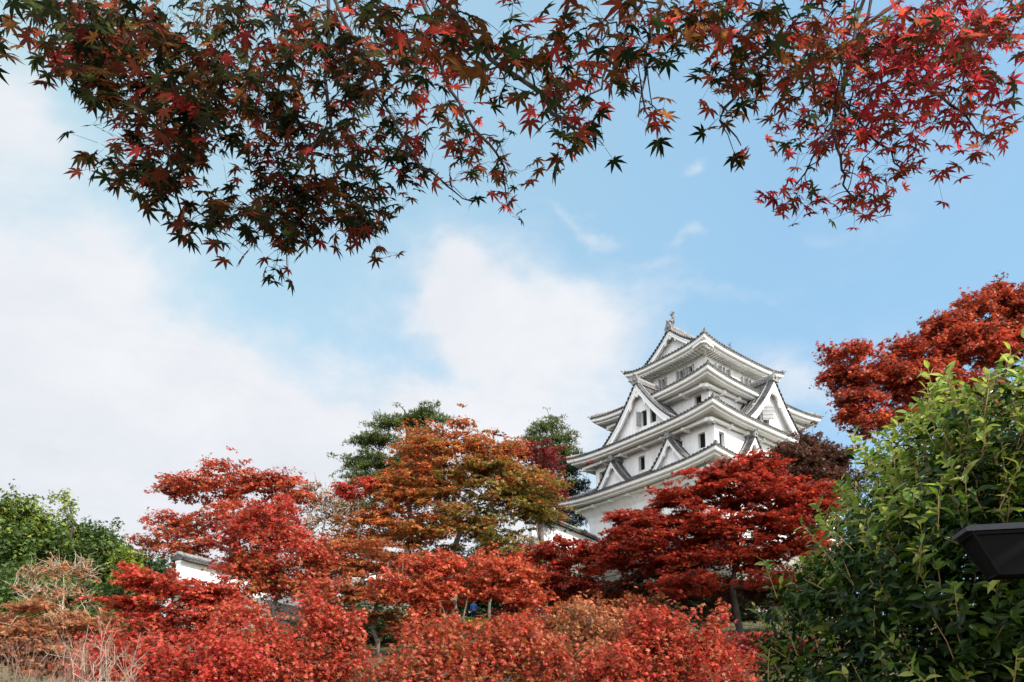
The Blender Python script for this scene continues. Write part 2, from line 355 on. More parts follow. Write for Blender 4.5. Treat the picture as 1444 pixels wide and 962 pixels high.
def window(fixed, axis, h, sign, shut=(), parent=None):
    a, b, c, d = h; P = (lambda e, z, q: (fixed+q, e, z)) if axis == 'x' else (lambda e, z, q: (e, fixed+q, z))
    m = MB(); D = .26*sign; m.prism([P(a+.003, c+.003, D), P(b-.003, c+.003, D), P(b-.003, d-.003, D), P(a+.003, d-.003, D)], np.array(P(0, 0, .05*sign))-np.array(P(0, 0, 0)))
    for t in (.33, .66):
        e = a+(b-a)*t; w0 = .025
        m.prism([P(e-w0, c+.003, D-.05*sign), P(e+w0, c+.003, D-.05*sign), P(e+w0, d-.003, D-.05*sign), P(e-w0, d-.003, D-.05*sign)], np.array(P(0, 0, .03*sign))-np.array(P(0, 0, 0)))
    wo = m.build('window', M['dark'], parent or KEEP)
    fr = MB(); t = .07; o = -.035*sign
    for (e0, e1, z0, z1) in ((a-t, b+t, c-t, c-.002), (a-t, b+t, d+.002, d+t), (a-t, a-.002, c-.002, d+.002), (b+.002, b+t, c-.002, d+.002)):
        fr.prism([P(e0, z0, -.004*sign), P(e1, z0, -.004*sign), P(e1, z1, -.004*sign), P(e0, z1, -.004*sign)], np.array(P(0, 0, o))-np.array(P(0, 0, 0)))
    if parent is None:
        fr.build('window_frame', M['plaster_trim'], wo)
        for side, ang in shut:
            s = MB(); W = (b-a)*.40+.04; e = a-.02 if side < 0 else b+.02
            dirn = np.array(P(side*math.cos(rad(ang)), 0, -sign*math.sin(rad(ang))))-np.array(P(0, 0, 0))
            nrm = np.cross(dirn, (0, 0, 1)); p0 = np.array(P(e, c+.0, -.05*sign)); hh = d-c
            s.prism([p0, p0+dirn*W, p0+dirn*W+np.array((0, 0, hh)), p0+np.array((0, 0, hh))], nrm*.04)
            for q in (.12, .5, .88):
                z = hh*q; s.prism([p0+dirn*.02+np.array((0, 0, z-.035))-nrm*.02, p0+dirn*(W-.02)+np.array((0, 0, z-.035))-nrm*.02, p0+dirn*(W-.02)+np.array((0, 0, z+.035))-nrm*.02, p0+dirn*.02+np.array((0, 0, z+.035))-nrm*.02], nrm*.08)
            s.build('shutter', M['shutter'], wo)
    return wo
WIN = {'B': ([(-5.35, -4.72, 1.5, 2.62), (-3.35, -2.72, 1.5, 2.62), (.25, .88, 1.5, 2.62), (2.5, 3.1, 1.5, 2.62), (4.55, 5.1, 1.5, 2.62)],
             [(-6.85, -6.2, 1.5, 2.55), (.35, .95, 1.5, 2.55), (3.6, 4.2, 1.5, 2.55)]),
       'C': ([(-4.0, -3.35, 5.35, 6.42), (3.0, 3.6, 5.35, 6.42)], [(-5.0, -4.45, 5.35, 6.3), (4.4, 5.0, 5.35, 6.3)]),
       'D': ([(-1.84, -1.32, 9.42, 10.28), (-.92, -.40, 9.42, 10.28), (.92, 1.44, 9.42, 10.28)],
             [(-2.56, -2.04, 9.42, 10.2), (-1.48, -.96, 9.42, 10.2), (.89, 1.41, 9.42, 10.2), (1.96, 2.46, 9.42, 10.2)]), 'A': ([(1.0, 1.9, -2.6, -2.05)], [])}
for k in 'ABCD':
    x0, x1, y0, y1 = wall_of(k); z0, z1 = WZ[k]; m = MB(); hl, hr = WIN[k]
    facade(m, x0, 'x', y0, y1, z0, z1, hl, 1); facade(m, y0, 'y', x0, x1, z0, z1, hr, 1)
    m.add([(x1, y0, z0), (x1, y1, z0), (x1, y1, z1), (x1, y0, z1)], [(0, 1, 2, 3)]); m.add([(x0, y1, z0), (x1, y1, z0), (x1, y1, z1), (x0, y1, z1)], [(0, 1, 2, 3)])
    m.add([(x0, y0, z1), (x1, y0, z1), (x1, y1, z1), (x0, y1, z1)], [(0, 1, 2, 3)])
    m.build('wall', M['plaster'], KEEP)
    both = [(-1, 78), (1, 78)]
    for h in hl: window(x0, 'x', h, 1, both if k == 'D' else ())
    for h in hr: window(y0, 'y', h, 1, both if k == 'D' else ())
# flared corbel under roof A
x0, x1, y0, y1 = wall_of('A'); m = MB()
for (sx, sy) in ((-1, -1), (-1, 1), (1, -1), (1, 1)):
    pass
prof = [(0.005, -1.75), (.12, -1.2), (.42, -.75), (.8, -.44)]
for i in range(len(prof)-1):
    (d0, za), (d1, zb) = prof[i], prof[i+1]
    q0 = [(x0-d0, y0-d0), (x1+d0, y0-d0), (x1+d0, y1+d0), (x0-d0, y1+d0)]; q1 = [(x0-d1, y0-d1), (x1+d1, y0-d1), (x1+d1, y1+d1), (x0-d1, y1+d1)]
    for j in range(4):
        a, b = q0[j], q0[(j+1) % 4]; c, d = q1[(j+1) % 4], q1[j]; m.add([(*a, za), (*b, za), (*c, zb), (*d, zb)], [(0, 1, 2, 3)])
m.build('corbel', M['plaster'], KEEP)
# stone base of the keep, battered
def stone_base(parent, x0, x1, y0, y1, zt, zb, fl, name='stone_base', seed=3):
    rs = np.random.RandomState(seed); m = MB(); rows = int((zt-zb)/.62)
    q = [(x0, y0), (x1, y0), (x1, y1), (x0, y1)]; nrm = [(0, -1), (1, 0), (0, 1), (-1, 0)]
    m.box(x0+.05, x1-.05, y0+.05, y1-.05, zb, zt-.02)
    for s in range(4):
        a, b = np.array(q[s], float), np.array(q[(s+1) % 4], float); n = np.array(nrm[s], float); L = np.linalg.norm(b-a); t = (b-a)/L
        for r in range(rows):
            z = zt-(r+1)*(zt-zb)/rows; f0 = fl*((r+1)/rows)**1.4; f1 = fl*(r/rows)**1.4; hh = (zt-zb)/rows; e = -f0
            while e < L+f0:
                wd = rs.uniform(.6, 1.25); e1 = min(e+wd, L+f0+.1); g = .03; o = rs.uniform(-.05, .08)
                def pt(ee, zz, f, d=0): p = a+t*ee+n*(f+o-d); return (p[0], p[1], zz)
                m.add([pt(e+g, z+g, f0), pt(e1-g, z+g, f0), pt(e1-g, z+hh-g, f1), pt(e+g, z+hh-g, f1),
                       pt(e, z, f0, .35), pt(e1, z, f0, .35), pt(e1, z+hh, f1, .35), pt(e, z+hh, f1, .35)],
                      [(0, 1, 2, 3), (0, 4, 5, 1), (1, 5, 6, 2), (2, 6, 7, 3), (3, 7, 4, 0)])
                e = e1
    return m.build(name, M['stone'], parent)
stone_base(KEEP, x0-.25, x1+.25, y0-.25, y1+.25, -5.0, -10.5, 1.6)

def tiles_side(P0, P1, Q0, Q1, zf, ns=24, nt=7, rib=.30, upf=None):
    """returns surf(s,t) and rib list. zf(s,t)->z"""
    P0, P1, Q0, Q1 = [np.array(p, float) for p in (P0, P1, Q0, Q1)]
    def S(s, t):
        p = (P0*(1-s)+P1*s)*(1-t)+(Q0*(1-s)+Q1*s)*t; return np.array([p[0], p[1], zf(s, t)])
    return S
def add_ribs(mb, S, P0, P1, Q0, Q1, rib=.30, r=.075, nt=7):
    ax = 0 if abs(P1[0]-P0[0]) > abs(P1[1]-P0[1]) else 1
    a0, a1, b0, b1 = P0[ax], P1[ax], Q0[ax], Q1[ax]; lo, hi = min(a0, a1), max(a0, a1)
    n = int((hi-lo)/rib); sp = (hi-lo)/n; oth = 1-ax
    side = np.zeros(3); side[ax] = 1
    for i in range(n+1):
        e = lo+i*sp; pts = []
        e = min(max(e, lo+.02), hi-.02)
        for j in range(nt*3+1):
            t = j/(nt*3); s = (e-(a0+(b0-a0)*t))/((a1-a0)+((b1-b0)-(a1-a0))*t)
            if s < -0.001 or s > 1.001: break
            if j % 3 == 0 or t == 0: pts.append(S(s, t))
            last = S(s, t)
        if len(pts) == 1: pts.append(last)
        if np.linalg.norm(pts[-1]-last) > .05: pts.append(last)
        if np.linalg.norm(pts[-1]-pts[0]) < .1: continue
        G = []
        d = pts[0]-pts[1]; d = d/np.linalg.norm(d); pts[0] = pts[0]+d*.05
        for p in pts:
            G.append([p+side*x+np.array((0, 0, z)) for x, z in ((-r, -.02), (-r*.7, r*.75), (0, r*1.05), (r*.7, r*.75), (r, -.02))])
        mb.grid(G); mb.add(G[0], [(0, 1, 2, 3, 4)])
def zprof(t): return t*.80+.20*t*t
def skirt(k, inner, ztop, a=None):
    a, b, ztip = ROOFS[k]; up = UP[k]; z0 = ztip-up
    ix0, ix1, iy0, iy1 = inner
    O = [(-a, -b), (a, -b), (a, b), (-a, b)]; I = [(ix0, iy0), (ix1, iy0), (ix1, iy1), (ix0, iy1)]
    def zf(s, t): return z0+(ztop-z0)*zprof(t)+up*abs(2*s-1)**3.6*(1-t)**2
    roof = MB()
    for q in range(4):
        P0, P1, Q0, Q1 = O[q], O[(q+1) % 4], I[q], I[(q+1) % 4]; S = tiles_side(P0, P1, Q0, Q1, zf)
        ss = .5-.5*np.cos(np.linspace(0, math.pi, 25)); roof.grid([[S(s, t) for s in ss] for t in np.linspace(0, 1, 8)])
        edge = [[S(s, 0)+np.array((0, 0, -dz)) for s in ss] for dz in (0, .11)]; roof.grid(edge)
        add_ribs(roof, S, P0, P1, Q0, Q1)
    ro = roof.build('roof', M['tile'], KEEP)
    # plaster eaves as swept profiles: (inset, drop)
    def ring(mb, prof, ns=25, zabs=False):
        for q in range(4):
            ss = .5-.5*np.cos(np.linspace(0, math.pi, ns)); G = []
            for ins, dz in prof:
                P0 = np.array(O[q], float); P1 = np.array(O[(q+1) % 4], float); sg = lambda p: np.array((p[0]-math.copysign(ins, p[0]), p[1]-math.copysign(ins, p[1])))
                p0, p1 = sg(P0), sg(P1); fall = max(0, 1-ins/2.1)
                G.append([np.array((*(p0*(1-s)+p1*s), z0+dz+up*fall*abs(2*s-1)**3.6)) for s in ss])
            mb.grid(G)
    f = MB(); ring(f, [(.02, -.11), (.10, -.115), (.10, -.30), (.16, -.36), (.34, -.37), (.34, -.36)]); f.build('eave_fascia', M['plaster_trim'], ro)
    sz = WZ[k][1]-z0
    f = MB(); ring(f, [(.34, -.365), (.36, -.50), (.58, -.56), (.60, -.42), (1.85, sz-.01)]); f.build('soffit', M['plaster_trim'], ro)
    wx0, wx1, wy0, wy1 = wall_of(k)
    if k != 'D':
        pz = z0-.60; m = MB(); pi = 1.02
        cs = [(-a+pi, -b+pi), (a-pi, -b+pi), (a-pi, b-pi), (-a+pi, b-pi)]
        for q in range(4): m.beam((*cs[q], pz+.06*up), (*cs[(q+1) % 4], pz+.06*up), .2, .2)
        m.build('eave_purlin', M['plaster_trim'], ro)
        def br(p, q):
            m = MB(); m.beam((*p, pz-.02), (*q, pz-.02), .22, .26); m.build('bracket', M['plaster_trim'], ro)
        n = int(round((2*b-2.6)/1.9)); 
        for i in range(n+1):
            y = -b+1.3+(2*b-2.6)*i/n
            if wy0 <= y <= wy1: br((-a+.8, y), (wx0+.02, y))
        n = int(round((2*a-2.6)/1.9))
        for i in range(n+1):
            x = -a+1.3+(2*a-2.6)*i/n
            if wx0 <= x <= wx1: br((x, -b+.8), (x, wy0+.02))
        for sx, sy, wx, wy in ((-1, -1, wx0, wy0), (1, -1, wx1, wy0), (-1, 1, wx0, wy1)):
            br((sx*(a-1.0), sy*(b-1.0)), (wx, wy))
    else:
        m = MB(); zt = z0-.50
        for q, (wl) in (((0, 1), 0), ((3, 0), 1)):
            pass
        n = int(2*a/.32)
        for i in range(n+1):
            x = -a+.2+(2*a-.4)*i/n; u = up*.8*abs(x/a)**3.6; m.beam((x, -b+.42, zt+u), (x, -b+1.25, zt+.04+u*.3), .11, .13)
        n = int(2*b/.32)
        for i in range(n+1):
            y = -b+.2+(2*b-.4)*i/n; u = up*.8*abs(y/b)**3.6; m.beam((-a+.42, y, zt+u), (-a+1.25, y, zt+.04+u*.3), .11, .13)
        m.build('rafters', M['plaster_trim'], ro)
        m = MB(); m.beam((-a+.3, -b+.3, z0-.42+up*.6), (wx0, wy0, WZ['D'][1]-.05), .18, .2); m.build('bracket', M['plaster_trim'], ro)
    # hip ridges
    for q in range(4):
        m = MB(); pts = []; rr = []
        for t in np.linspace(0, 1, 9):
            p = np.array(O[q])*(1-t)+np.array(I[q])*t; pts.append((p[0], p[1], zf(0, t)+.08)); rr.append(.13)
        d = np.array(pts[0])-np.array(pts[1]); d /= np.linalg.norm(d)
        m.tube(pts[1:], rr[1:], 8); m.tube([np.array(pts[0])-d*.1, pts[1]], [.08, .13], 8)
        tip = np.array(pts[0]); m.tube([tip, tip+d*.10+(0, 0, .01), tip+d*.2+np.array((0, 0, .05))], [.07, .05, .02], 6)
        # end tile
        e = np.array(pts[1]); s = np.array((-d[1], d[0], 0)); s /= np.linalg.norm(s)
        m.prism([e-s*.17-(0, 0, .1), e+s*.17-(0, 0, .1), e+s*.14+(0, 0, .12), e+(0, 0, .22), e-s*.14+(0, 0, .12)], d*.10)
        m.build('hip_ridge', M['ridge_tile'], ro)
    return zf, ro
wallrect = {k: wall_of(k) for k in 'ABCD'}
sk = {}
sk['A'] = skirt('A', wallrect['B'], TOPZ['A']); sk['B'] = skirt('B', wallrect['C'], TOPZ['B']); sk['C'] = skirt('C', wallrect['D'], TOPZ['C'])
sk['D'] = skirt('D', (-4.15, 4.15, -3.0, 3.0), 11.62)

def gable(org, out, lat, W, zb, za, L, tymp=.65, bw=.42, ribs=.3, pend=1.0, both=False, windows=(), over=.0, name='gable', ridge_h=.3, cc=.35):
    """org=(x,y) of the face centre, out = outward unit vector, lat = lateral unit vector (2D)"""
    out = np.array((*out, 0), float); lat = np.array((*lat, 0), float); o = np.array((*org, 0), float)
    def Pt(u, w, z): return o+lat*u+out*w+np.array((0, 0, z))
    def zc(u):
        q = min(1.15, abs(u)/W); return zb+(za-zb)*((1-q)-cc*q*(1-q)) if q <= 1 else zb-(za-zb)*(q-1)*(1-cc)
    us = np.linspace(0, W*1.04, 13)
    g = MB()   # roof tiles
    for sgn in (-1, 1):
        g.grid([[Pt(sgn*u, w, zc(u)) for u in us] for w in np.linspace(.1, -L, 5)])
        g.grid([[Pt(sgn*u, .1, zc(u)-d) for u in us] for d in (0, .1)])
        if both: g.grid([[Pt(sgn*u, -L, zc(u)-d) for u in us] for d in (0, .1)])
        n = int(L/ribs)
        for i in range(n+1):
            w = .1-.07-i*(L+.1-.14)/n; r = .07; G = []
            for u in us: G.append([Pt(sgn*u, w+a, zc(u)+b) for a, b in ((-r, -.02), (-r*.7, r*.75), (0, r*1.05), (r*.7, r*.75), (r, -.02))])
            g.grid(G); g.add(G[-1], [(0, 1, 2, 3, 4)])
        # short cross tiles along the verge
        nb = int(W*1.25/.26)
        for i in range(nb):
            u = W*1.0*(i+.5)/nb; sl = (zc(u+.05)-zc(u-.05))/.1
            G = []
            for w in (.17, -.32): G.append([Pt(sgn*(u+a), w, zc(u)+a*sl+b+.06) for a, b in ((-.085, -.03), (-.06, .06), (0, .09), (.06, .06), (.085, -.03))])
            g.grid(G); g.add(G[0], [(0, 1, 2, 3, 4)])
    go = g.build('gable', M['tile'], KEEP)
    # verge ridges
    m = MB()
    for sgn in (-1, 1):
        m.tube([Pt(sgn*u, -.42, zc(u)+.10) for u in us], .07, 6)
    m.build('verge_ridge', M['ridge_tile'], go)
    ends = [(0, 1)]+([(-L, -1)] if both else [])
    for w0, dr in ends:
        m = MB(); th = .16
        for sgn in (-1, 1):
            top = [Pt(sgn*u, w0+.02*dr, zc(u)-.1) for u in us]; bot = [Pt(sgn*u, w0+.02*dr, zc(u)-.1-bw*(1.0+.25*(u/W))-(.06 if u < .01 else 0)) for u in us]
            G = [top, bot, [p-out*th*dr for p in bot], [p-out*th*dr for p in top]]; m.grid(G)
            top = [Pt(sgn*u, w0+.07*dr, zc(u)-.1) for u in us]; bot = [Pt(sgn*u, w0+.07*dr, zc(u)-.1-bw*.34) for u in us]
            m.grid([top, bot, [p-out*.06*dr for p in bot]])
        m.build('bargeboard', M['barge'], go)
    # soffit under the verge and tympanum
    m = MB()
    for sgn in (-1, 1):
        m.grid([[Pt(sgn*u, w, zc(u)-.13) for u in us] for w in (-.05, -L+.05)])
    m.build('verge_soffit', M['plaster'], go)
    m = MB(); wt = -tymp; ul = np.linspace(-W, W, 41); holes = windows
    es = sorted(set(list(ul)+[h[0] for h in holes]+[h[1] for h in holes]))
    for i in range(len(es)-1):
        a, b = es[i], es[i+1]; za_, zb_ = zc(a)-.12, zc(b)-.12; c = (a+b)/2; segs = [(zb-.6, None)]
        hh = [h for h in holes if h[0] < c < h[1]]
        if hh:
            h = hh[0]; m.add([Pt(a, wt, zb-.6), Pt(b, wt, zb-.6), Pt(b, wt, h[2]), Pt(a, wt, h[2])], [(0, 1, 2, 3)]); m.add([Pt(a, wt, h[3]), Pt(b, wt, h[3]), Pt(b, wt, zb_), Pt(a, wt, za_)], [(0, 1, 2, 3)])
        else: m.add([Pt(a, wt, zb-.6), Pt(b, wt, zb-.6), Pt(b, wt, zb_), Pt(a, wt, za_)], [(0, 1, 2, 3)])
    for a, b, c, d in holes:
        q = [(a, c), (b, c), (b, d), (a, d)]
        for k in range(4):
            p0, p1 = q[k], q[(k+1) % 4]; m.add([Pt(p0[0], wt, p0[1]), Pt(p1[0], wt, p1[1]), Pt(p1[0], wt-.25, p1[1]), Pt(p0[0], wt-.25, p0[1])], [(0, 1, 2, 3)])
    if both: m.add([Pt(-W*.9, -L+tymp, zb-.3), Pt(W*.9, -L+tymp, zb-.3), Pt(0, -L+tymp, za-.3)], [(0, 1, 2)])
    m.build('tympanum', M['plaster'], go)
    for a, b, c, d in holes:
        m = MB(); m.prism([Pt(a+.003, wt-.22, c+.003), Pt(b-.003, wt-.22, c+.003), Pt(b-.003, wt-.22, d-.003), Pt(a+.003, wt-.22, d-.003)], -out*.05); m.build('window', M['dark'], go)
    # cusped pendant board under the apex
    m = MB(); s = pend; pts = []
    uu = np.linspace(-.95*s, .95*s, 13); up_ = [(u, zc(u)-.16) for u in uu]
    low = [(.95*s, zc(.95*s)-.62*bw/.42-.1), (.78*s, zc(.78*s)-.62*bw/.42-.16), (.62*s, zc(.62*s)-.95*s*.62-.08), (.5*s, zc(.5*s)-.72*s-.0), (.34*s, zc(.3*s)-.93*s), (.2*s, zc(.2*s)-.86*s), (.1*s, zc(0)-1.25*s), (0, zc(0)-1.36*s)]
    low = low+[(-u, z) for u, z in low[-2::-1]]
    poly = [Pt(u, -.02, z) for u, z in up_+low]; m.prism(poly, -out*.12)
    for uo in (-.0,):
        c = Pt(uo, .0, zc(0)-.75*s); m.tube([c, c+out*.07], .10*s, 10)
    m.build('gable_pendant', M['barge'], go)
    # ridge and end tile
    m = MB(); z = za; a = Pt(0, .02, z+.02); b = Pt(0, -L, z+.02)
    m.beam(a+np.array((0, 0, ridge_h/2)), b+np.array((0, 0, ridge_h/2)), .26, ridge_h); m.tube([a+np.array((0, 0, ridge_h+.04)), b+np.array((0, 0, ridge_h+.04))], .10, 8)
    for dz in (.33, .66): m.beam(a+np.array((0, 0, ridge_h*dz)), b+np.array((0, 0, ridge_h*dz)), .31, .035)
    m.build('ridge', M['ridge_tile'], go)
    for w0, dr in ends:
        m = MB(); c = Pt(0, w0+.04*dr, z); sc = ridge_h/.3
        sh = [(-.26, -.12), (.26, -.12), (.30, .12), (.2, .3), (.14, .5), (0, .62), (-.14, .5), (-.2, .3), (-.30, .12)]
        m.prism([c+lat*u*sc+np.array((0, 0, q*sc)) for u, q in sh], out*dr*.14); m.tube([c+np.array((0, 0, .16*sc)), c+out*dr*.24+np.array((0, 0, .16*sc))], .09*sc, 8)
        m.tube([c+np.array((0, 0, .52*sc)), c+out*dr*.3+np.array((0, 0, .56*sc))], .055*sc, 6)
        m.build('ridge_end_tile', M['ridge_tile'], go)
    return go, Pt, zc
X_, Y_ = (-1, 0), (0, 1)
# large gables on the second roof
aB, bB, _ = ROOFS['B']
G1, Pt1, zc1 = gable((-(aB-.8), .12), X_, Y_, 3.62, 4.0, 8.12, 2.6, tymp=.5, bw=.52, pend=.85, windows=((-1.42, -.86, 4.7, 5.95), (-.52, .04, 4.7, 5.95)), ridge_h=.34)
G2, Pt2, zc2 = gable((-.38, -(bB-.8)), (0, -1), (1, 0), 3.7, 4.1, 8.12, 2.6, tymp=.5, bw=.52, pend=.85, windows=((-1.75, -.95, 4.72, 6.0), (-.85, .0, 4.72, 6.0)), ridge_h=.34)
# shutters of the gable windows
def gshut(Pt, e, side, ang, z0, z1, W, wt, go, matn='shutter'):
    s = MB(); p0 = Pt(e, wt+.02, z0); p1 = Pt(e+side*math.cos(rad(ang))*W, wt+.02+math.sin(rad(ang))*W, z0); n = np.cross(p1-p0, (0, 0, 1)); n = n/np.linalg.norm(n)*.05
    s.prism([p0, p1, p1+np.array((0, 0, z1-z0)), p0+np.array((0, 0, z1-z0))], n)
    for q in (.12, .37, .63, .88):
        z = (z1-z0)*q; s.prism([p0-n*.4+np.array((0, 0, z-.04)), p1-n*.4+np.array((0, 0, z-.04)), p1-n*.4+np.array((0, 0, z+.04)), p0-n*.4+np.array((0, 0, z+.04))], n*1.8)
    s.build('shutter', M[matn], go)
gshut(Pt2, -.93, 1, 42, 4.85, 6.0, .8, -.48, G2)
gshut(Pt1, .04, 1, 80, 4.72, 5.9, .4, -.48, G1)
# small gables on the lowest roof
aA, bA, _ = ROOFS['A']
for y in (-3.05, 2.6):
    gable((-(aA-.95), y), X_, Y_, 1.78, .42, 2.62, 1.9, tymp=.4, bw=.32, pend=.5, ribs=.27, ridge_h=.22, cc=.3)
for x in (-3.65, 3.5):
    gable((x, -(bA-.95)), (0, -1), (1, 0), 1.9, .45, 2.75, 1.5, tymp=.4, bw=.32, pend=.5, ribs=.27, ridge_h=.22, cc=.3)
# top gable roof
G5, Pt5, zc5 = gable((-4.25, 0), X_, Y_, 3.05, 11.5, 13.82, 8.5, tymp=.55, bw=.34, pend=.6, both=True, ridge_h=.36, cc=.32)
for w0, dr in ((-.35, 1), (-8.1, -1)):
    m = MB(); c = Pt5(0, w0, 14.25); o3 = np.array((-1, 0, 0))*dr
    pts = [c+np.array((0, 0, 0)), c+o3*.22+np.array((0, 0, .1)), c+o3*.18+np.array((0, 0, .32)), c-o3*.02+np.array((0, 0, .55)), c-o3*.12+np.array((0, 0, .78)), c-o3*.05+np.array((0, 0, 1.0))]
    m.tube(pts, [.17, .19, .17, .12, .08, .04], 8)
    for sy, tz in ((-.18, 1.24), (.18, 1.24), (0, 1.34)):
        m.prism([c-o3*.08+np.array((0, -.03, .85)), c-o3*.08+np.array((0, .03, .85)), c-o3*.0+np.array((0, sy+.05, tz)), c-o3*.12+np.array((0, sy-.05, tz-.06))], o3*.04)
    for sy in (-1, 1):
        m.prism([c+np.array((0, sy*.12, .3)), c+np.array((0, sy*.34, .52)), c+np.array((0, sy*.28, .3)), c+np.array((0, sy*.30, .16)), c+np.array((0, sy*.12, .12))], o3*.04)
        m.prism([c-o3*.1+np.array((0, sy*.05, .6)), c-o3*.1+np.array((0, sy*.24, .8)), c-o3*.1+np.array((0, sy*.06, .72))], o3*.04)
    m.build('fish_finial', M['bronze'], G5)

# ------------------------------------------------------------ plaster walls with tiled tops on the slope
def plaster_wall(p0, p1, h, label, base=3.0, cap=.34):
    p0, p1 = np.array(p0, float), np.array(p1, float); L = np.linalg.norm((p1-p0)[:2]); dz = (p1[2]-p0[2])/L
    r = empty('plaster_wall', (p0[0], p0[1], p0[2]-h-base), label, 'wall', rz=math.atan2(p1[1]-p0[1], p1[0]-p0[0]))
    zt = h+base
    def bx(m, x0, x1, y0, y1, z0, z1):
        m.add([(x0, y0, z0+dz*x0), (x1, y0, z0+dz*x1), (x1, y1, z0+dz*x1), (x0, y1, z0+dz*x0), (x0, y0, z1+dz*x0), (x1, y0, z1+dz*x1), (x1, y1, z1+dz*x1), (x0, y1, z1+dz*x0)],
              [(0, 3, 2, 1), (4, 5, 6, 7), (0, 1, 5, 4), (1, 2, 6, 5), (2, 3, 7, 6), (3, 0, 4, 7)])
    m = MB(); bx(m, 0, L, -.18, .18, base, zt); m.build('wall_panel', M['plaster'], r)
    m = MB(); bx(m, -.03, L+.03, -.26, .26, zt-.16, zt-.003); m.build('cornice', M['plaster_trim'], r)
    m = MB(); n = int(L/.28)
    for sg in (-1, 1):
        m.add([(-.1, 0, zt+cap-dz*.1), (L+.1, 0, zt+cap+dz*(L+.1)), (L+.1, sg*.6, zt+.04+dz*(L+.1)), (-.1, sg*.6, zt+.04-dz*.1)], [(0, 1, 2, 3)])
        m.add([(-.1, sg*.6, zt+.04-dz*.1), (L+.1, sg*.6, zt+.04+dz*(L+.1)), (L+.1, sg*.58, zt-.05+dz*(L+.1)), (-.1, sg*.58, zt-.05-dz*.1)], [(0, 1, 2, 3)])
        for i in range(n+1):
            x = L*i/n; m.tube([(x, 0, zt+cap+.03+dz*x), (x, sg*.63, zt+.07+dz*x)], .065, 6)
    m.add([(-.1, -.6, zt-dz*.1), (-.1, .6, zt-dz*.1), (-.1, 0, zt+cap-dz*.1)], [(0, 1, 2)])
    m.add([(L+.1, -.6, zt+dz*L), (L+.1, .6, zt+dz*L), (L+.1, 0, zt+cap+dz*L)], [(0, 1, 2)])
    m.build('tile_coping', M['tile'], r)
    m = MB(); bx(m, -.12, L+.12, -.13, .13, zt+cap, zt+cap+.16); m.build('ridge', M['ridge_tile'], r)
    m = MB(); rs = np.random.RandomState(5); rows = max(2, int(base/.55)); hh = base/rows
    bx(m, 0, L, -.2, .2, 0, base-.01)
    for k in range(rows):
        e = -.1
        while e < L+.1:
            e1 = min(e+rs.uniform(.4, 1.0), L+.15); f = .12*(rows-k); o = rs.uniform(-.05, .05)
            m.add([(e+.03, -.25-f-o, k*hh+.03+dz*e), (e1-.03, -.25-f-o, k*hh+.03+dz*e), (e1-.03, -.2-f-o+.1, (k+1)*hh-.03+dz*e), (e+.03, -.2-f-o+.1, (k+1)*hh-.03+dz*e),
                   (e, 0, k*hh+dz*e), (e1, 0, k*hh+dz*e), (e1, 0, (k+1)*hh+dz*e), (e, 0, (k+1)*hh+dz*e)], [(0, 1, 2, 3), (0, 4, 5, 1), (1, 5, 6, 2), (2, 6, 7, 3), (3, 7, 4, 0)])
            e = e1
    m.build('stone_base', M['stone'], r)
    return r
a_, b_ = at(252, 790, 43), at(462, 842, 54)
plaster_wall(a_, b_, 1.25, 'long white plaster wall with tiled coping and stone footing running behind the left red maples', base=4.2)
a_, b_ = at(748, 727, 52), at(838, 764, 56)
plaster_wall(a_, b_, 1.6, 'white plaster wall with sloping tiled coping beside the lower left corner of the keep', base=3.0)
a_, b_ = at(488, 800, 54), at(640, 812, 58)
plaster_wall(a_, b_, .9, 'low white wall glimpsed through the gaps of the orange maple', base=2.5)

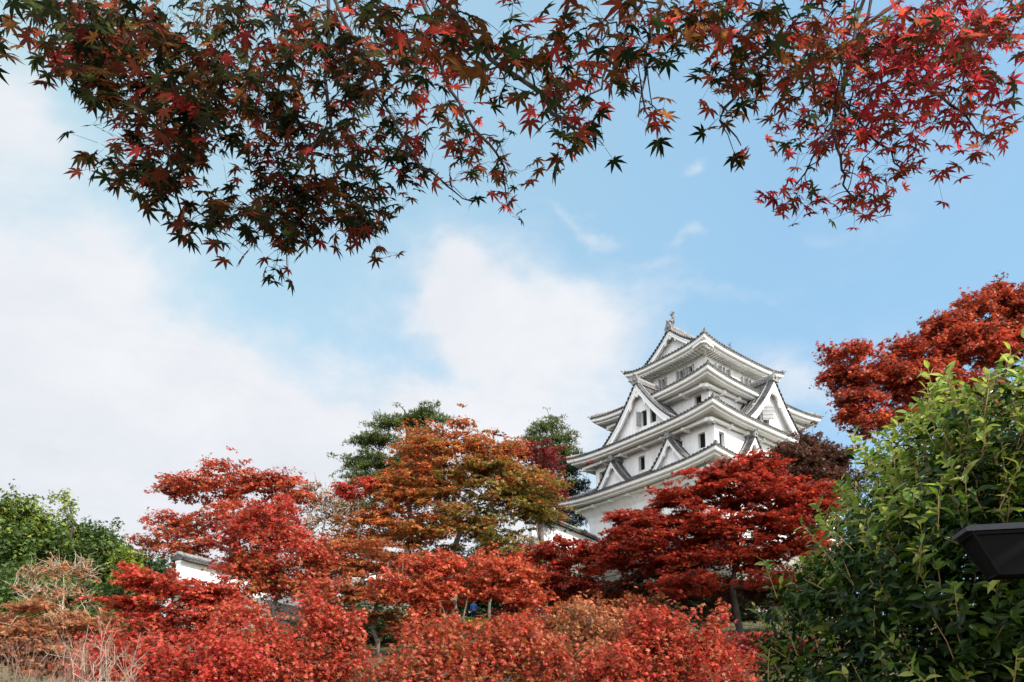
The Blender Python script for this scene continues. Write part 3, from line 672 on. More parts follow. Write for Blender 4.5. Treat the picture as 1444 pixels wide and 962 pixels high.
# ------------------------------------------------------------ trees
PAL = {
 'red': ([(.66, .055, .03), (.74, .10, .045), (.52, .04, .02), (.66, .15, .05), (.36, .08, .02)], (4, 3, 3, 1.2, 1)),
 'hotred': ([(.66, .035, .03), (.70, .08, .045), (.52, .025, .02), (.42, .07, .02)], (4, 3, 2, 1)),
 'crimson': ([(.32, .02, .03), (.22, .015, .02), (.42, .02, .035), (.12, .03, .015)], (3, 3, 2, 1.5)),
 'deepred': ([(.54, .022, .015), (.38, .02, .012), (.64, .055, .02), (.17, .03, .012)], (4, 3, 2, 1.5)),
 'pinkred': ([(.66, .075, .04), (.62, .04, .03), (.50, .075, .035), (.68, .15, .07), (.30, .085, .03)], (3, 3, 2, 1.2, 1)),
 'orange': ([(.62, .13, .035), (.68, .10, .035), (.50, .11, .03), (.40, .15, .03), (.66, .065, .035)], (4, 3, 2, 2, 1.5)),
 'olive': ([(.27, .17, .03), (.19, .155, .03), (.38, .14, .03), (.13, .13, .025)], (3, 3, 2, 2)),
 'brown': ([(.36, .11, .05), (.42, .09, .045), (.28, .10, .04), (.44, .16, .07)], (3, 3, 2, 2)),
 'brownred': ([(.54, .10, .04), (.62, .07, .035), (.42, .08, .03), (.44, .15, .035), (.24, .09, .02)], (3, 3, 2, 2, 1)),
 'purple': ([(.16, .03, .025), (.10, .022, .02), (.24, .04, .028), (.12, .05, .02)], (3, 3, 1.5, 2)),
 'vermil': ([(.62, .055, .022), (.72, .10, .032), (.46, .035, .018), (.26, .035, .014), (.66, .05, .05)], (4, 2.5, 3, 2, 1.5)),
 'green': ([(.075, .125, .022), (.055, .10, .02), (.10, .15, .03), (.045, .075, .018)], (3, 3, 2, 2)),
 'yellowgreen': ([(.22, .26, .035), (.16, .22, .03), (.28, .28, .05)], (3, 3, 1)),
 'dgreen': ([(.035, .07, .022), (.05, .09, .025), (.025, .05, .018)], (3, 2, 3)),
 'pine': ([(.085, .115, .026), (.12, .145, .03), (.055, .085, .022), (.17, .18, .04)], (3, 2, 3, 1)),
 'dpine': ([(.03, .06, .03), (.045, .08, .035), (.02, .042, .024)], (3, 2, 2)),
 'rust': ([(.56, .16, .07), (.46, .13, .06), (.66, .14, .07), (.36, .15, .05)], (3, 3, 2, 1)),
}
GAPS = [(806, 652, 16, 12, 60), (822, 690, 30, 32, 57), (812, 722, 24, 12, 57), ]     # (px, py, rx, ry, in front of this distance) openings through which farther things are seen
def topix(P):
    d = P-EYE; cp, sp = math.cos(PITCH), math.sin(PITCH); D = d[:, 1]*cp+d[:, 2]*sp; U = -d[:, 1]*sp+d[:, 2]*cp
    return 722+FOC*d[:, 0]/D, PYC-FOC*U/D
GAPS = [(806, 652, 16, 12, 60), (822, 690, 30, 32, 57), (812, 722, 24, 12, 57), (668, 860, 26, 15, 55), (281, 796, 28, 11, 40), (420, 850, 24, 6, 35), (416, 880, 12, 9, 30), (800, 748, 24, 10, 44), (835, 742, 24, 24, 49), (880, 704, 40, 14, 49), (935, 678, 44, 10, 49), (1000, 645, 30, 8, 49), (700, 712, 10, 7, 44)]
def tree(name, label, base_px, Y, lobes, pal, seed, dens=1.0, leaf=.10, pad=1.0, padn=None, tmpl=T_ONE, group=None, bark='bark', lm='leaf', flat=.28, twigs=0, pal2=None, grad=None,
         trunk_r=None, cat='tree', needle=False, shell=.35, thick=None, trunk_top=None, gapY=True, limb=1.0, leafN=.45, clump=None, lean=0, dz=None):
    """lobes: (px, py, rx, ry) crown masses in photo pixels at distance Y (+ optional distance offset)"""
    rs = np.random.RandomState(seed); sc = Y/FOC
    bx = (base_px-722)*sc*1.0; base = np.array([bx, Y, float(H(bx, Y))-.1])
    root = empty(name, base, label, cat, group)
    pads = []; info = []
    for i, lb in enumerate(lobes):
        px, py, rx, ry = lb[:4]; oy = lb[4] if len(lb) > 4 else 0; pk = lb[5] if len(lb) > 5 else None
        c = at(px, py, Y+oy); rx_, rz_ = rx*sc*1.10, ry*sc*1.12; ryd = (thick or .8)*rx_
        vol = rx_*rz_*ryd; n = padn or int(max(6, 3.6*dens**.5*(rx_*rz_)/(pad*pad*.35)))
        d = unit(rs.normal(size=(n, 3))); r = (shell+(1-shell)*rs.rand(n))**.6
        d[:, 2] = np.where(d[:, 2] < -.35, -d[:, 2], d[:, 2])
        P = c+d*r[:, None]*np.array([rx_, ryd, rz_])*.93
        pads.append(P); info += [(i, pk)]*n
    pads = np.concatenate(pads); ns_ = int(len(pads)*.22); st = rs.randint(0, len(pads), ns_); cc_ = pads.mean(0)
    pads = np.concatenate([pads, pads[st]+unit(pads[st]-cc_)*np.clip(np.abs(rs.normal(.4, .3, (ns_, 1))), 0, .8)*pad+np.clip(rs.normal(size=(ns_, 3)), -1.3, 1.3)*.3*pad]); info += [info[q] for q in st]
    keep = pads[:, 2] > base[2]+.3
    px, py = topix(pads)
    for gx, gy, grx, gry, gY in GAPS:
        if Y < gY: keep &= ~(((px-gx)/(grx+pad/sc*.35))**2+((py-gy)/(gry+pad/sc*.2))**2 < 1)
    pads = pads[keep]; info = [f for f, kk in zip(info, keep) if kk]
    n = len(pads)
    # trunk
    cen = pads.mean(0); top = np.array([cen[0]+(base[0]-cen[0])*.25, cen[1], trunk_top if trunk_top else pads[:, 2].max()*.55+cen[2]*.45])
    tr = trunk_r or max(.05, (pads[:, 2].max()-base[2])*.022)
    tp = curve(base, top, rs, 7, .035*(1+lean)); tp[0] = base
    sel = pads if n < 420 else pads[rs.choice(n, 420, False)]
    mb = MB(); grow(mb, tp, [tr*(1-.82*i/7) for i in range(8)], sel, rs, r_end=.006+.004*limb, minr=.014*limb)
    # fine twigs
    if twigs:
        for q in range(twigs):
            p = sel[rs.randint(len(sel))]; d = unit(rs.normal(size=3)+np.array((0, 0, .6))); L = rs.uniform(.5, 1.3)*pad
            mb.tube(curve(p-d*.02, p+d*L, rs, 3, .1), [.016*limb, .012*limb, .009*limb, .006*limb], 4, cap=False)
    mb.build('trunk', M[bark], root, smooth=True, off=base)
    # leaves
    per = int(max(8, (95*dens)*(pad*pad)/(leaf*leaf)*.026)); per_n = rs.poisson(per, n)+3
    tot = per_n.sum(); idx = np.repeat(np.arange(n), per_n)
    psz = pad*rs.uniform(.45, 1.25, n); psz[n-int(n*.18):] *= .6; per_n = np.maximum(3, (per_n*(psz/pad)**1.6)).astype(int); tot = per_n.sum(); idx = np.repeat(np.arange(n), per_n)
    sub = rs.normal(size=(n, 7, 3))*np.array((.56, .56, flat*.7)); sg = rs.randint(0, 7, tot)
    off = sub[idx, sg]+rs.normal(size=(tot, 3))*np.array((.22, .22, flat*.36))
    off = off*psz[idx][:, None]*.8
    tilt = rs.normal(size=(n, 2))*.18
    off[:, 2] += off[:, 0]*tilt[idx, 0]+off[:, 1]*tilt[idx, 1]-.10*(off[:, 0]**2+off[:, 1]**2)/psz[idx]
    P = pads[idx]+off
    c1 = palette(rs, tot, *PAL[pal], jit=.32); padvar = rs.uniform(.72, 1.22, (n, 1)); c1 = c1*padvar[idx]
    padpal = np.array([1 if f[1] else 0 for f in info])
    for pk in set(f[1] for f in info if f[1]):
        mk = np.array([f[1] == pk for f in info])[idx]; c1[mk] = palette(rs, int(mk.sum()), *PAL[pk])*padvar[idx][mk]
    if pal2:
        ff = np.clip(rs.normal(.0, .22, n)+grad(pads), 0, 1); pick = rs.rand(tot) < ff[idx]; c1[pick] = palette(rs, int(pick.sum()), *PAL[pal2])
    if needle:
        Nr = rs.normal(size=(tot, 3)); Tp = rs.normal(size=(tot, 3))*.6+np.array((0, 0, .8))+unit(off)*.5
    else:
        Nr = np.array((0, 0, 1.0))+rs.normal(size=(tot, 3))*leafN+unit(off)*.25; Tp = unit(off)*.6+rs.normal(size=(tot, 3))*.5+np.array((0, 0, -.25))
    sz = leaf*rs.uniform(.6, 1.4, tot)
    crown = leaves('crown', P-base, Nr, Tp, sz, c1, tmpl, M[lm], root, rs)
    return root

MG = 'autumn maples on the slope'
# far and high
tree('pine_tree', 'tall spreading green pine with dark limbs at the left of the orange maple', 575, 60, [(565, 600, 42, 16), (530, 628, 38, 14), (510, 652, 28, 12), (520, 682, 38, 14), (545, 660, 40, 12), (600, 596, 34, 14), (500, 716, 26, 10), (560, 700, 40, 18), (600, 640, 36, 30), (590, 690, 40, 40)],
     'pine', 11, dens=2.1, leaf=.22, pad=1.2, tmpl=T_NEEDLE, bark='bark_dark', lm='needle', flat=.17, needle=True, limb=2.4, shell=.2, thick=.7, trunk_top=29)
tree('pine_tree', 'pale green pine top rising beside the left eaves of the keep', 775, 66, [(776, 606, 20, 16), (790, 628, 26, 14), (758, 630, 22, 14), (780, 650, 40, 18), (800, 640, 16, 10)],
     'pine', 12, dens=1.7, leaf=.22, pad=1.0, tmpl=T_NEEDLE, bark='bark_dark', lm='needle', flat=.22, needle=True, limb=2.2, shell=.2, thick=.8)
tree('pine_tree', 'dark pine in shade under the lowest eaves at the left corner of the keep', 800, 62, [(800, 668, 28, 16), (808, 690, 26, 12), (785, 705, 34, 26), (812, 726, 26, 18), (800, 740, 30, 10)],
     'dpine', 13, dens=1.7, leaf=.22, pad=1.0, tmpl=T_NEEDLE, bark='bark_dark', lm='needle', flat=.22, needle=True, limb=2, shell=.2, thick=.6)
BG = 'broadleaf trees at the left edge'
tree('broadleaf_tree', 'rounded green broadleaf tree with an even dome right of the tufted conifer', 130, 68, [(120, 775, 44, 30), (95, 800, 60, 34), (150, 792, 26, 24), (140, 820, 50, 40), (165, 840, 30, 40)], 'green', 21, dens=1.5, leaf=.24, pad=1.5, lm='broad', flat=.7, group=BG, tmpl=T_TRI, leafN=.9)
tree('broadleaf_tree', 'pale topped green broadleaf tree at the left edge of the photo', 20, 62, [(10, 735, 26, 28), (30, 740, 26, 20), (55, 775, 38, 36), (10, 790, 50, 40), (40, 830, 66, 40)], 'green', 22, dens=1.5, leaf=.22, pad=1.4, lm='broad', flat=.7, group=BG, tmpl=T_TRI, leafN=.9, pal2='yellowgreen', grad=lambda p: np.clip((p[:, 2]-17.5)/5, -.2, .5))
tree('broadleaf_tree', 'low dark green tree in front of the rounded one at the foot of the slope', 60, 50, [(40, 850, 60, 32), (110, 855, 50, 30), (160, 860, 40, 30), (-10, 850, 40, 40)], 'green', 23, dens=1.4, leaf=.2, pad=1.2, lm='broad', flat=.7, group=BG, tmpl=T_TRI, leafN=.9)
tree('broadleaf_tree', 'small bright yellow green tree peeping out left of the large red maple', 172, 56, [(168, 792, 20, 14), (190, 800, 18, 14), (215, 815, 30, 22), (205, 835, 40, 24)], 'dgreen', 24, dens=1.4, leaf=.2, pad=1.0, lm='broad', flat=.7, group=BG, tmpl=T_TRI, leafN=.9, pal2='yellowgreen', grad=lambda p: np.where(p[:, 0] < -27.8, .8, -.2))
tree('conifer_tree', 'slim tufted yellow green conifer standing above the broadleaf trees', 92, 66, [(88, 702, 9, 8), (96, 716, 9, 8), (84, 730, 11, 8), (98, 736, 8, 7), (92, 754, 10, 8), (80, 745, 7, 6)], 'yellowgreen', 25, dens=1.1, leaf=.2, pad=.7, lm='broad', flat=.8, padn=4, tmpl=T_TRI, bark='bark_dark', cat='tree', leafN=.9, limb=1.5)
# maples, back row
tree('maple_tree', 'large layered red maple standing behind the white plaster wall', 330, 47, [(320, 668, 34, 22), (262, 690, 40, 22), (300, 700, 70, 30), (365, 690, 50, 28), (400, 680, 22, 10), (235, 738, 38, 16), (255, 765, 60, 18), (210, 772, 26, 8), (330, 745, 80, 32), (405, 712, 28, 26), (290, 780, 66, 14)],
     'red', 31, dens=.8, leaf=.15, pad=1.05, flat=.14, tmpl=T_TRI, group=MG, shell=.25, pal2='brownred', grad=lambda p: np.clip((15.5-p[:, 2])/5, 0, .6))
tree('maple_tree', 'thin sparse maple with pale branches and few brown leaves between the red and orange ones', 450, 48, [(430, 700, 22, 18), (455, 715, 34, 30), (480, 735, 36, 34), (430, 760, 36, 40), (470, 790, 40, 34), (440, 690, 12, 6)],
     'brown', 32, dens=.24, leaf=.13, pad=.9, flat=.3, tmpl=T_TRI, group=MG, bark='bark_pale', twigs=420, limb=2.4, shell=.1, thick=.5)
tree('maple_tree', 'broad orange maple with olive green lower right branches under the pine', 640, 45, [(612, 642, 48, 24), (640, 660, 80, 36), (585, 690, 52, 34), (600, 720, 90, 48), (530, 745, 48, 34), (690, 680, 60, 44), (720, 730, 66, 50), (640, 760, 90, 36), (735, 690, 56, 34), (560, 770, 80, 30), (590, 612, 28, 9), (660, 625, 34, 14), (700, 640, 30, 16), (645, 605, 30, 10), (770, 720, 24, 30), (720, 785, 60, 24), (495, 780, 40, 28)],
     'orange', 33, dens=.9, leaf=.14, pad=1.0, flat=.15, tmpl=T_TRI, group=MG, bark='bark', shell=.3, twigs=120, pal2='olive', grad=lambda p: np.clip((p[:, 0]+6.5)/5.0, .08, .85)*np.clip((20.5-p[:, 2])/4, .1, 1))
tree('maple_tree', 'small scarlet maple tuft at the left shoulder of the orange maple', 500, 44, [(498, 700, 22, 13), (520, 682, 12, 9), (488, 690, 12, 8)], 'hotred', 34, dens=.9, leaf=.13, pad=.7, flat=.2, tmpl=T_TRI, group=MG, padn=10)
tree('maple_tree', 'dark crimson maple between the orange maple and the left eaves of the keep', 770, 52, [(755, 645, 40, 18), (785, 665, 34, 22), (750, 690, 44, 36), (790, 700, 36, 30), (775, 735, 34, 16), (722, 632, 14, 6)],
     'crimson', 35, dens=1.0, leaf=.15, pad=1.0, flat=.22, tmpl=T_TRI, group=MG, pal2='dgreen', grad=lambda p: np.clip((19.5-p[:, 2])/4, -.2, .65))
tree('maple_tree', 'purplish brown maple in front of the right lower corner of the keep', 1150, 42, [(1145, 632, 26, 16), (1120, 655, 40, 22), (1165, 655, 36, 26), (1100, 680, 40, 24), (1150, 690, 60, 30), (1110, 640, 14, 10), (1078, 660, 12, 10)],
     'purple', 36, dens=1.5, leaf=.13, pad=.85, flat=.3, tmpl=T_TRI, group=MG, leafN=.6)
tree('maple_tree', 'vivid deep red maple with a wide domed crown below the keep', 1050, 33, [(1040, 680, 56, 28), (1000, 700, 80, 34), (930, 715, 70, 30), (1090, 715, 80, 34), (885, 745, 40, 26), (960, 760, 100, 36), (1060, 760, 110, 36), (1130, 740, 60, 40), (900, 790, 66, 28), (1010, 800, 100, 26), (1110, 790, 70, 30), (930, 830, 80, 26, 1.5, 'purple'), (1030, 845, 90, 24, 2, 'purple'), (1110, 840, 60, 30, 1.5, 'purple'), (980, 825, 60, 16, -2), (1090, 820, 50, 14, -2), (1030, 655, 30, 14), (1075, 655, 30, 14), (940, 692, 30, 8), (1150, 705, 40, 24)],  # lower lobes get a darker palette, interior shade put into leaf colour
     'deepred', 37, dens=1.25, leaf=.115, pad=.8, flat=.15, tmpl=T_STAR, group=MG, shell=.4, bark='bark_dark', trunk_r=.2)
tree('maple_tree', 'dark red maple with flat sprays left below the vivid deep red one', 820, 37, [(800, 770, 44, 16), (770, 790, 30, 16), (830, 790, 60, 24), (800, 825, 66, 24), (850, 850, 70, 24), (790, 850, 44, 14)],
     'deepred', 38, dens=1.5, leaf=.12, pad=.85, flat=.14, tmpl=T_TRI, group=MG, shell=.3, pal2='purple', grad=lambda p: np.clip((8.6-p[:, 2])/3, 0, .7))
# maples, middle row
tree('maple_tree', 'bright red maple with a dark forked trunk in front of the white wall', 386, 29, [(380, 735, 40, 22), (340, 760, 44, 26), (400, 770, 56, 36), (360, 810, 60, 34), (430, 800, 36, 34), (395, 718, 20, 10), (350, 840, 50, 16), (345, 800, 30, 26), (400, 830, 50, 26), (445, 835, 40, 20)],
     'hotred', 41, dens=.85, leaf=.11, pad=.62, flat=.35, tmpl=T_STAR, group=MG, shell=.2, bark='bark_dark', leafN=.6, trunk_r=.11, limb=.9, twigs=80, pal2='brownred', grad=lambda p: np.clip((9.4-p[:, 2])/2.5, 0, .6))
tree('maple_tree', 'red maple with flat tiers left below the white wall', 230, 26, [(215, 825, 52, 20), (250, 845, 60, 26), (190, 860, 44, 20), (230, 885, 60, 26), (285, 865, 40, 34), (200, 830, 30, 12), (190, 905, 36, 14), (300, 840, 40, 16), (330, 870, 50, 24), (265, 905, 60, 20)],
     'hotred', 42, dens=1.05, leaf=.10, pad=.62, flat=.16, tmpl=T_STAR, group=MG, shell=.3, pal2='red', grad=lambda p: .3)
tree('maple_tree', 'rusty red spreading maple with feathery tiers under the orange maple', 530, 34, [(480, 800, 40, 20), (520, 815, 60, 22), (560, 790, 44, 14), (500, 840, 60, 20), (560, 845, 60, 26), (470, 870, 40, 16), (600, 825, 50, 20), (540, 880, 60, 16), (500, 780, 50, 18), (600, 800, 60, 18), (440, 820, 30, 20), (450, 850, 40, 16)],
     'brownred', 43, dens=.95, leaf=.11, pad=.85, flat=.12, tmpl=T_TRI, group=MG, shell=.2, bark='bark', twigs=40)
tree('maple_tree', 'scarlet maple with thin upright stems beside the person in blue', 650, 27, [(610, 808, 26, 22), (710, 805, 20, 18), (700, 820, 50, 26), (640, 835, 36, 24), (600, 860, 40, 30), (735, 850, 34, 24), (690, 840, 40, 14), (720, 885, 46, 20), (620, 890, 60, 22), (585, 800, 18, 14), (750, 905, 40, 22), (560, 835, 44, 22), (640, 800, 26, 14), (700, 795, 40, 16), (740, 815, 30, 16)],
     'red', 44, dens=1.05, leaf=.10, pad=.58, flat=.35, tmpl=T_STAR, group=MG, shell=.15, leafN=.6, bark='bark_pale', trunk_r=.07, twigs=80, limb=.8)
tree('maple_tree', 'mottled rust and red maple low below the lower left corner of the keep', 840, 30, [(820, 865, 50, 14), (880, 880, 60, 20), (790, 885, 40, 18), (850, 900, 66, 26), (905, 860, 40, 14)], 'brownred', 45, dens=1.0, leaf=.10, pad=.6, flat=.35, tmpl=T_STAR, group=MG, leafN=.7)
tree('maple_tree', 'low dull red maple in shade beside the evergreen shrub', 1080, 24, [(1075, 905, 50, 16), (1040, 915, 44, 14), (1110, 920, 50, 16), (1060, 940, 60, 18)], 'crimson', 46, dens=1.0, leaf=.10, pad=.6, flat=.14, tmpl=T_STAR, group=MG, pal2='red', grad=lambda p: .25)
# front row at the bottom of the photo
FG = 'young maples along the bottom'
tree('maple_tree', 'orange red bushy maple front left of centre with glossy clustered leaves', 440, 17, [(440, 852, 22, 24), (428, 885, 30, 28), (470, 890, 36, 26), (400, 925, 60, 30), (480, 945, 50, 28), (340, 925, 56, 24), (420, 960, 90, 34), (325, 885, 30, 20), (495, 905, 20, 20), (375, 895, 18, 16)],
     'pinkred', 51, dens=1.0, leaf=.072, pad=.30, flat=1.25, tmpl=T_STAR, group=FG, leafN=.9, pal2='hotred', grad=lambda p: .3, shell=.05, twigs=40, limb=.6)
tree('maple_tree', 'crimson red bushy maple behind the bare grey shrub', 250, 15, [(150, 925, 40, 18), (210, 935, 60, 24), (290, 935, 60, 26), (250, 960, 90, 24), (340, 955, 50, 24), (130, 950, 30, 20)],
     'hotred', 52, dens=1.0, leaf=.072, pad=.30, flat=1.25, tmpl=T_STAR, group=FG, leafN=.9, shell=.05, limb=.6)
tree('maple_tree', 'pinkish red bushy maple front centre with speckled crown', 680, 16, [(610, 925, 46, 26), (560, 960, 50, 22), (660, 940, 60, 30), (725, 925, 46, 30), (640, 970, 110, 26), (770, 945, 46, 34), (745, 895, 20, 20), (620, 895, 16, 18), (690, 905, 16, 16)],
     'pinkred', 53, dens=1.0, leaf=.072, pad=.30, flat=1.25, tmpl=T_STAR, group=FG, leafN=.9, shell=.05, twigs=60, limb=.6, pal2='brownred', grad=lambda p: .25)
tree('maple_tree', 'rust brown bushy maple behind the speckled pinkish ones', 840, 20, [(830, 890, 36, 26), (790, 918, 34, 22), (875, 905, 32, 26), (840, 935, 60, 24), (815, 870, 14, 16)],
     'rust', 54, dens=.95, leaf=.075, pad=.30, flat=1.2, shell=.05, tmpl=T_STAR, group=FG, leafN=.9, twigs=60, limb=.6)
tree('maple_tree', 'fiery red bushy maple front right ending left of the shaded evergreen shrub', 940, 16, [(925, 905, 40, 30), (980, 930, 50, 26), (885, 940, 46, 30), (1030, 950, 42, 20), (950, 962, 90, 28), (840, 962, 56, 22), (1000, 900, 18, 18), (1018, 872, 9, 12), (900, 890, 16, 20), (955, 890, 14, 18)],
     'pinkred', 55, dens=1.05, leaf=.072, pad=.30, flat=1.25, tmpl=T_STAR, group=FG, leafN=.9, shell=.05, pal2='hotred', grad=lambda p: .35, limb=.6)
tree('maple_tree', 'dry orange tree with bare grey twigs in front of the green trees at left', 85, 36, [(85, 805, 40, 18), (55, 815, 24, 14), (110, 810, 22, 12), (80, 840, 44, 22), (95, 870, 40, 14)], 'rust', 56, dens=.32, leaf=.12, pad=.7, flat=.4, tmpl=T_TRI, bark='bark_pale', twigs=260, limb=1.0, shell=.1, leafN=.7)
tree('maple_tree', 'rusty orange low maple at the lower left corner', 60, 22, [(10, 935, 60, 26), (80, 945, 60, 24), (0, 900, 40, 20), (60, 915, 70, 22), (45, 865, 16, 14), (110, 875, 14, 12), (20, 880, 44, 16), (70, 895, 60, 20), (130, 890, 36, 20), (30, 915, 60, 24), (110, 925, 50, 24)], 'rust', 57, dens=1.0, leaf=.09, pad=.6, flat=.25, tmpl=T_STAR, bark='bark_pale', twigs=260, limb=.8, shell=.1)
def bare_shrub(name, label, px0, px1, ytop, ybot, Y, n, seed, r, group=None, fan=1.0, tint='bark_pale', curl=.12):
    rs = np.random.RandomState(seed); x0 = (px0-722)*Y/FOC; x1 = (px1-722)*Y/FOC; bx = (x0+x1)/2; bz = float(H(bx, Y))-.05; root = empty(name, (bx, Y, bz), label, 'shrub', group)
    m = MB()
    for i in range(n):
        px = rs.uniform(px0, px1); py = ytop+(ybot-ytop)*rs.rand()**1.2; yy = Y+rs.uniform(-1, 1); tip = at(px, py, yy)
        b = np.array([bx+(tip[0]-bx)*.3*rs.rand()*fan+rs.normal(0, .12), Y+rs.normal(0, .2), bz]); pts = curve(b, tip, rs, 6, curl*.5, .05)
        m.tube(pts, [r*(1-.8*k/6) for k in range(7)], 5, cap=False)
        for k in range(5):
            p = pts[rs.randint(2, 6)]; d = unit(pts[-1]-pts[0])+rs.normal(size=3)*.45; L = rs.uniform(.25, .8); q = p+unit(d)*L
            m.tube(curve(p, q, rs, 3, .1), [r*.4, r*.3, r*.22, r*.12], 4, cap=False)
            for kk in range(2):
                d2 = unit(q-p)+rs.normal(size=3)*.5; m.tube(curve(p+(q-p)*.5, p+(q-p)*.5+unit(d2)*L*.6, rs, 2, .08), [r*.22, r*.16, r*.1], 3, cap=False)
    m.build('stems', M[tint], root, smooth=True, off=(bx, Y, bz)); return root
bare_shrub('bare_shrub', 'dense bare shrub of fine grey brown twigs in the bottom left corner', -60, 125, 895, 965, 13, 70, 61, .007, fan=3, tint='twig')
bare_shrub('bare_shrub', 'bare shrub with thick curved pale branches beside the crimson maple', 110, 205, 880, 960, 12, 26, 62, .015, fan=1.5, curl=.3, tint='twig_pale')
# top right maple
tree('maple_tree', 'orange red maple with upward stepped crown behind the evergreen shrub at the right', 1380, 24, [(1200, 500, 34, 16), (1190, 535, 24, 26), (1240, 535, 46, 24), (1215, 570, 40, 20), (1200, 590, 24, 12), (1290, 500, 36, 22), (1300, 545, 60, 36), (1330, 470, 40, 24), (1370, 500, 60, 50), (1390, 440, 44, 26), (1405, 415, 18, 10), (1440, 440, 40, 26), (1440, 500, 60, 50), (1250, 600, 50, 20), (1350, 570, 80, 40), (1480, 450, 60, 60)],
     'vermil', 58, dens=1.3, leaf=.085, pad=.55, flat=.35, tmpl=T_STAR, bark='bark_dark', shell=.3, leafN=.6, trunk_r=.22, limb=.9, twigs=60, thick=.7, pal2='purple', grad=lambda p: np.clip((11.6-p[:, 2])/6, 0, .5))
# understory that closes the view between the trunks
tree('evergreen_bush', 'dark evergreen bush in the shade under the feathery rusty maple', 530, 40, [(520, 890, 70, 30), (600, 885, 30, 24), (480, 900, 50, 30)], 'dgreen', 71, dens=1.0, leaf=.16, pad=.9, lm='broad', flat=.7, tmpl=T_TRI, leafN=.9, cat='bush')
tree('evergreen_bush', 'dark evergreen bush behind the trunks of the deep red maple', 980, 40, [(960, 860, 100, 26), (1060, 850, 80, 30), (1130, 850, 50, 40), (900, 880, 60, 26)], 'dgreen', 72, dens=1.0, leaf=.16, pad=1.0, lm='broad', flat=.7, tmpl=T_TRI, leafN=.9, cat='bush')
tree('evergreen_bush', 'clipped round dark green bush behind the olive branches of the orange maple', 690, 52, [(685, 775, 14, 14), (740, 800, 30, 16), (680, 800, 30, 14)], 'green', 73, dens=1.3, leaf=.16, pad=.8, lm='broad', flat=.8, tmpl=T_TRI, leafN=.9, cat='bush')

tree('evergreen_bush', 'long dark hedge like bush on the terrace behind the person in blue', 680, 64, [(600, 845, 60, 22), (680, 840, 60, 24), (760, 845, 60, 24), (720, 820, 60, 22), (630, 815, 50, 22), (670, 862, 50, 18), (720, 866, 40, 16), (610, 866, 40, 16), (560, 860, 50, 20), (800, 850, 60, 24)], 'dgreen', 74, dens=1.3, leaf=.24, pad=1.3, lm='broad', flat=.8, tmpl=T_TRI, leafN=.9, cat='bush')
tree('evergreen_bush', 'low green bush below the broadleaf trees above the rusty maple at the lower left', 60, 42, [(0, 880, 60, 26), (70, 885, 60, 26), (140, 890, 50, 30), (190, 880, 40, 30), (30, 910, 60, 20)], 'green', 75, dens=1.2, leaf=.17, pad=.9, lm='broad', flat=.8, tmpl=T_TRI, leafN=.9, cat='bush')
# grass terrace beside the person
def grass():
    rs = np.random.RandomState(9); n = 26000; x = rs.uniform(-8, 8, n); y = rs.uniform(46, 60, n); P = np.stack([x, y, H(x, y)], -1)
    c = palette(rs, n, [(.16, .24, .03), (.12, .19, .03), (.22, .26, .05)], (3, 3, 1))
    o = leaves('grass', P, rs.normal(size=(n, 3))*np.array((1, 1, .2)), np.array((0, 0, 1.0))+rs.normal(size=(n, 3))*.3, rs.uniform(.12, .28, n), c, T_ONE, M['grass'], None, rs); tag(o, 'short bright green grass on the terrace around the person', 'grass', kind='stuff')
grass()
def litter():
    rs = np.random.RandomState(10); n = 40000; x = rs.uniform(-22, 26, n); y = rs.uniform(9, 58, n); P = np.stack([x, y, H(x, y)+.03], -1)
    c = palette(rs, n, [(.30, .06, .03), (.22, .08, .03), (.12, .06, .02), (.05, .07, .02)], (2, 2, 2, 2))
    o = leaves('fallen_leaves', P, np.array((0, 0, 1.0))+rs.normal(size=(n, 3))*.3, rs.normal(size=(n, 3)), rs.uniform(.08, .16, n), c, T_ONE, M['leaf'], None, rs); tag(o, 'fallen leaves and moss lying on the slope between the trunks', 'leaves', kind='stuff')
litter()

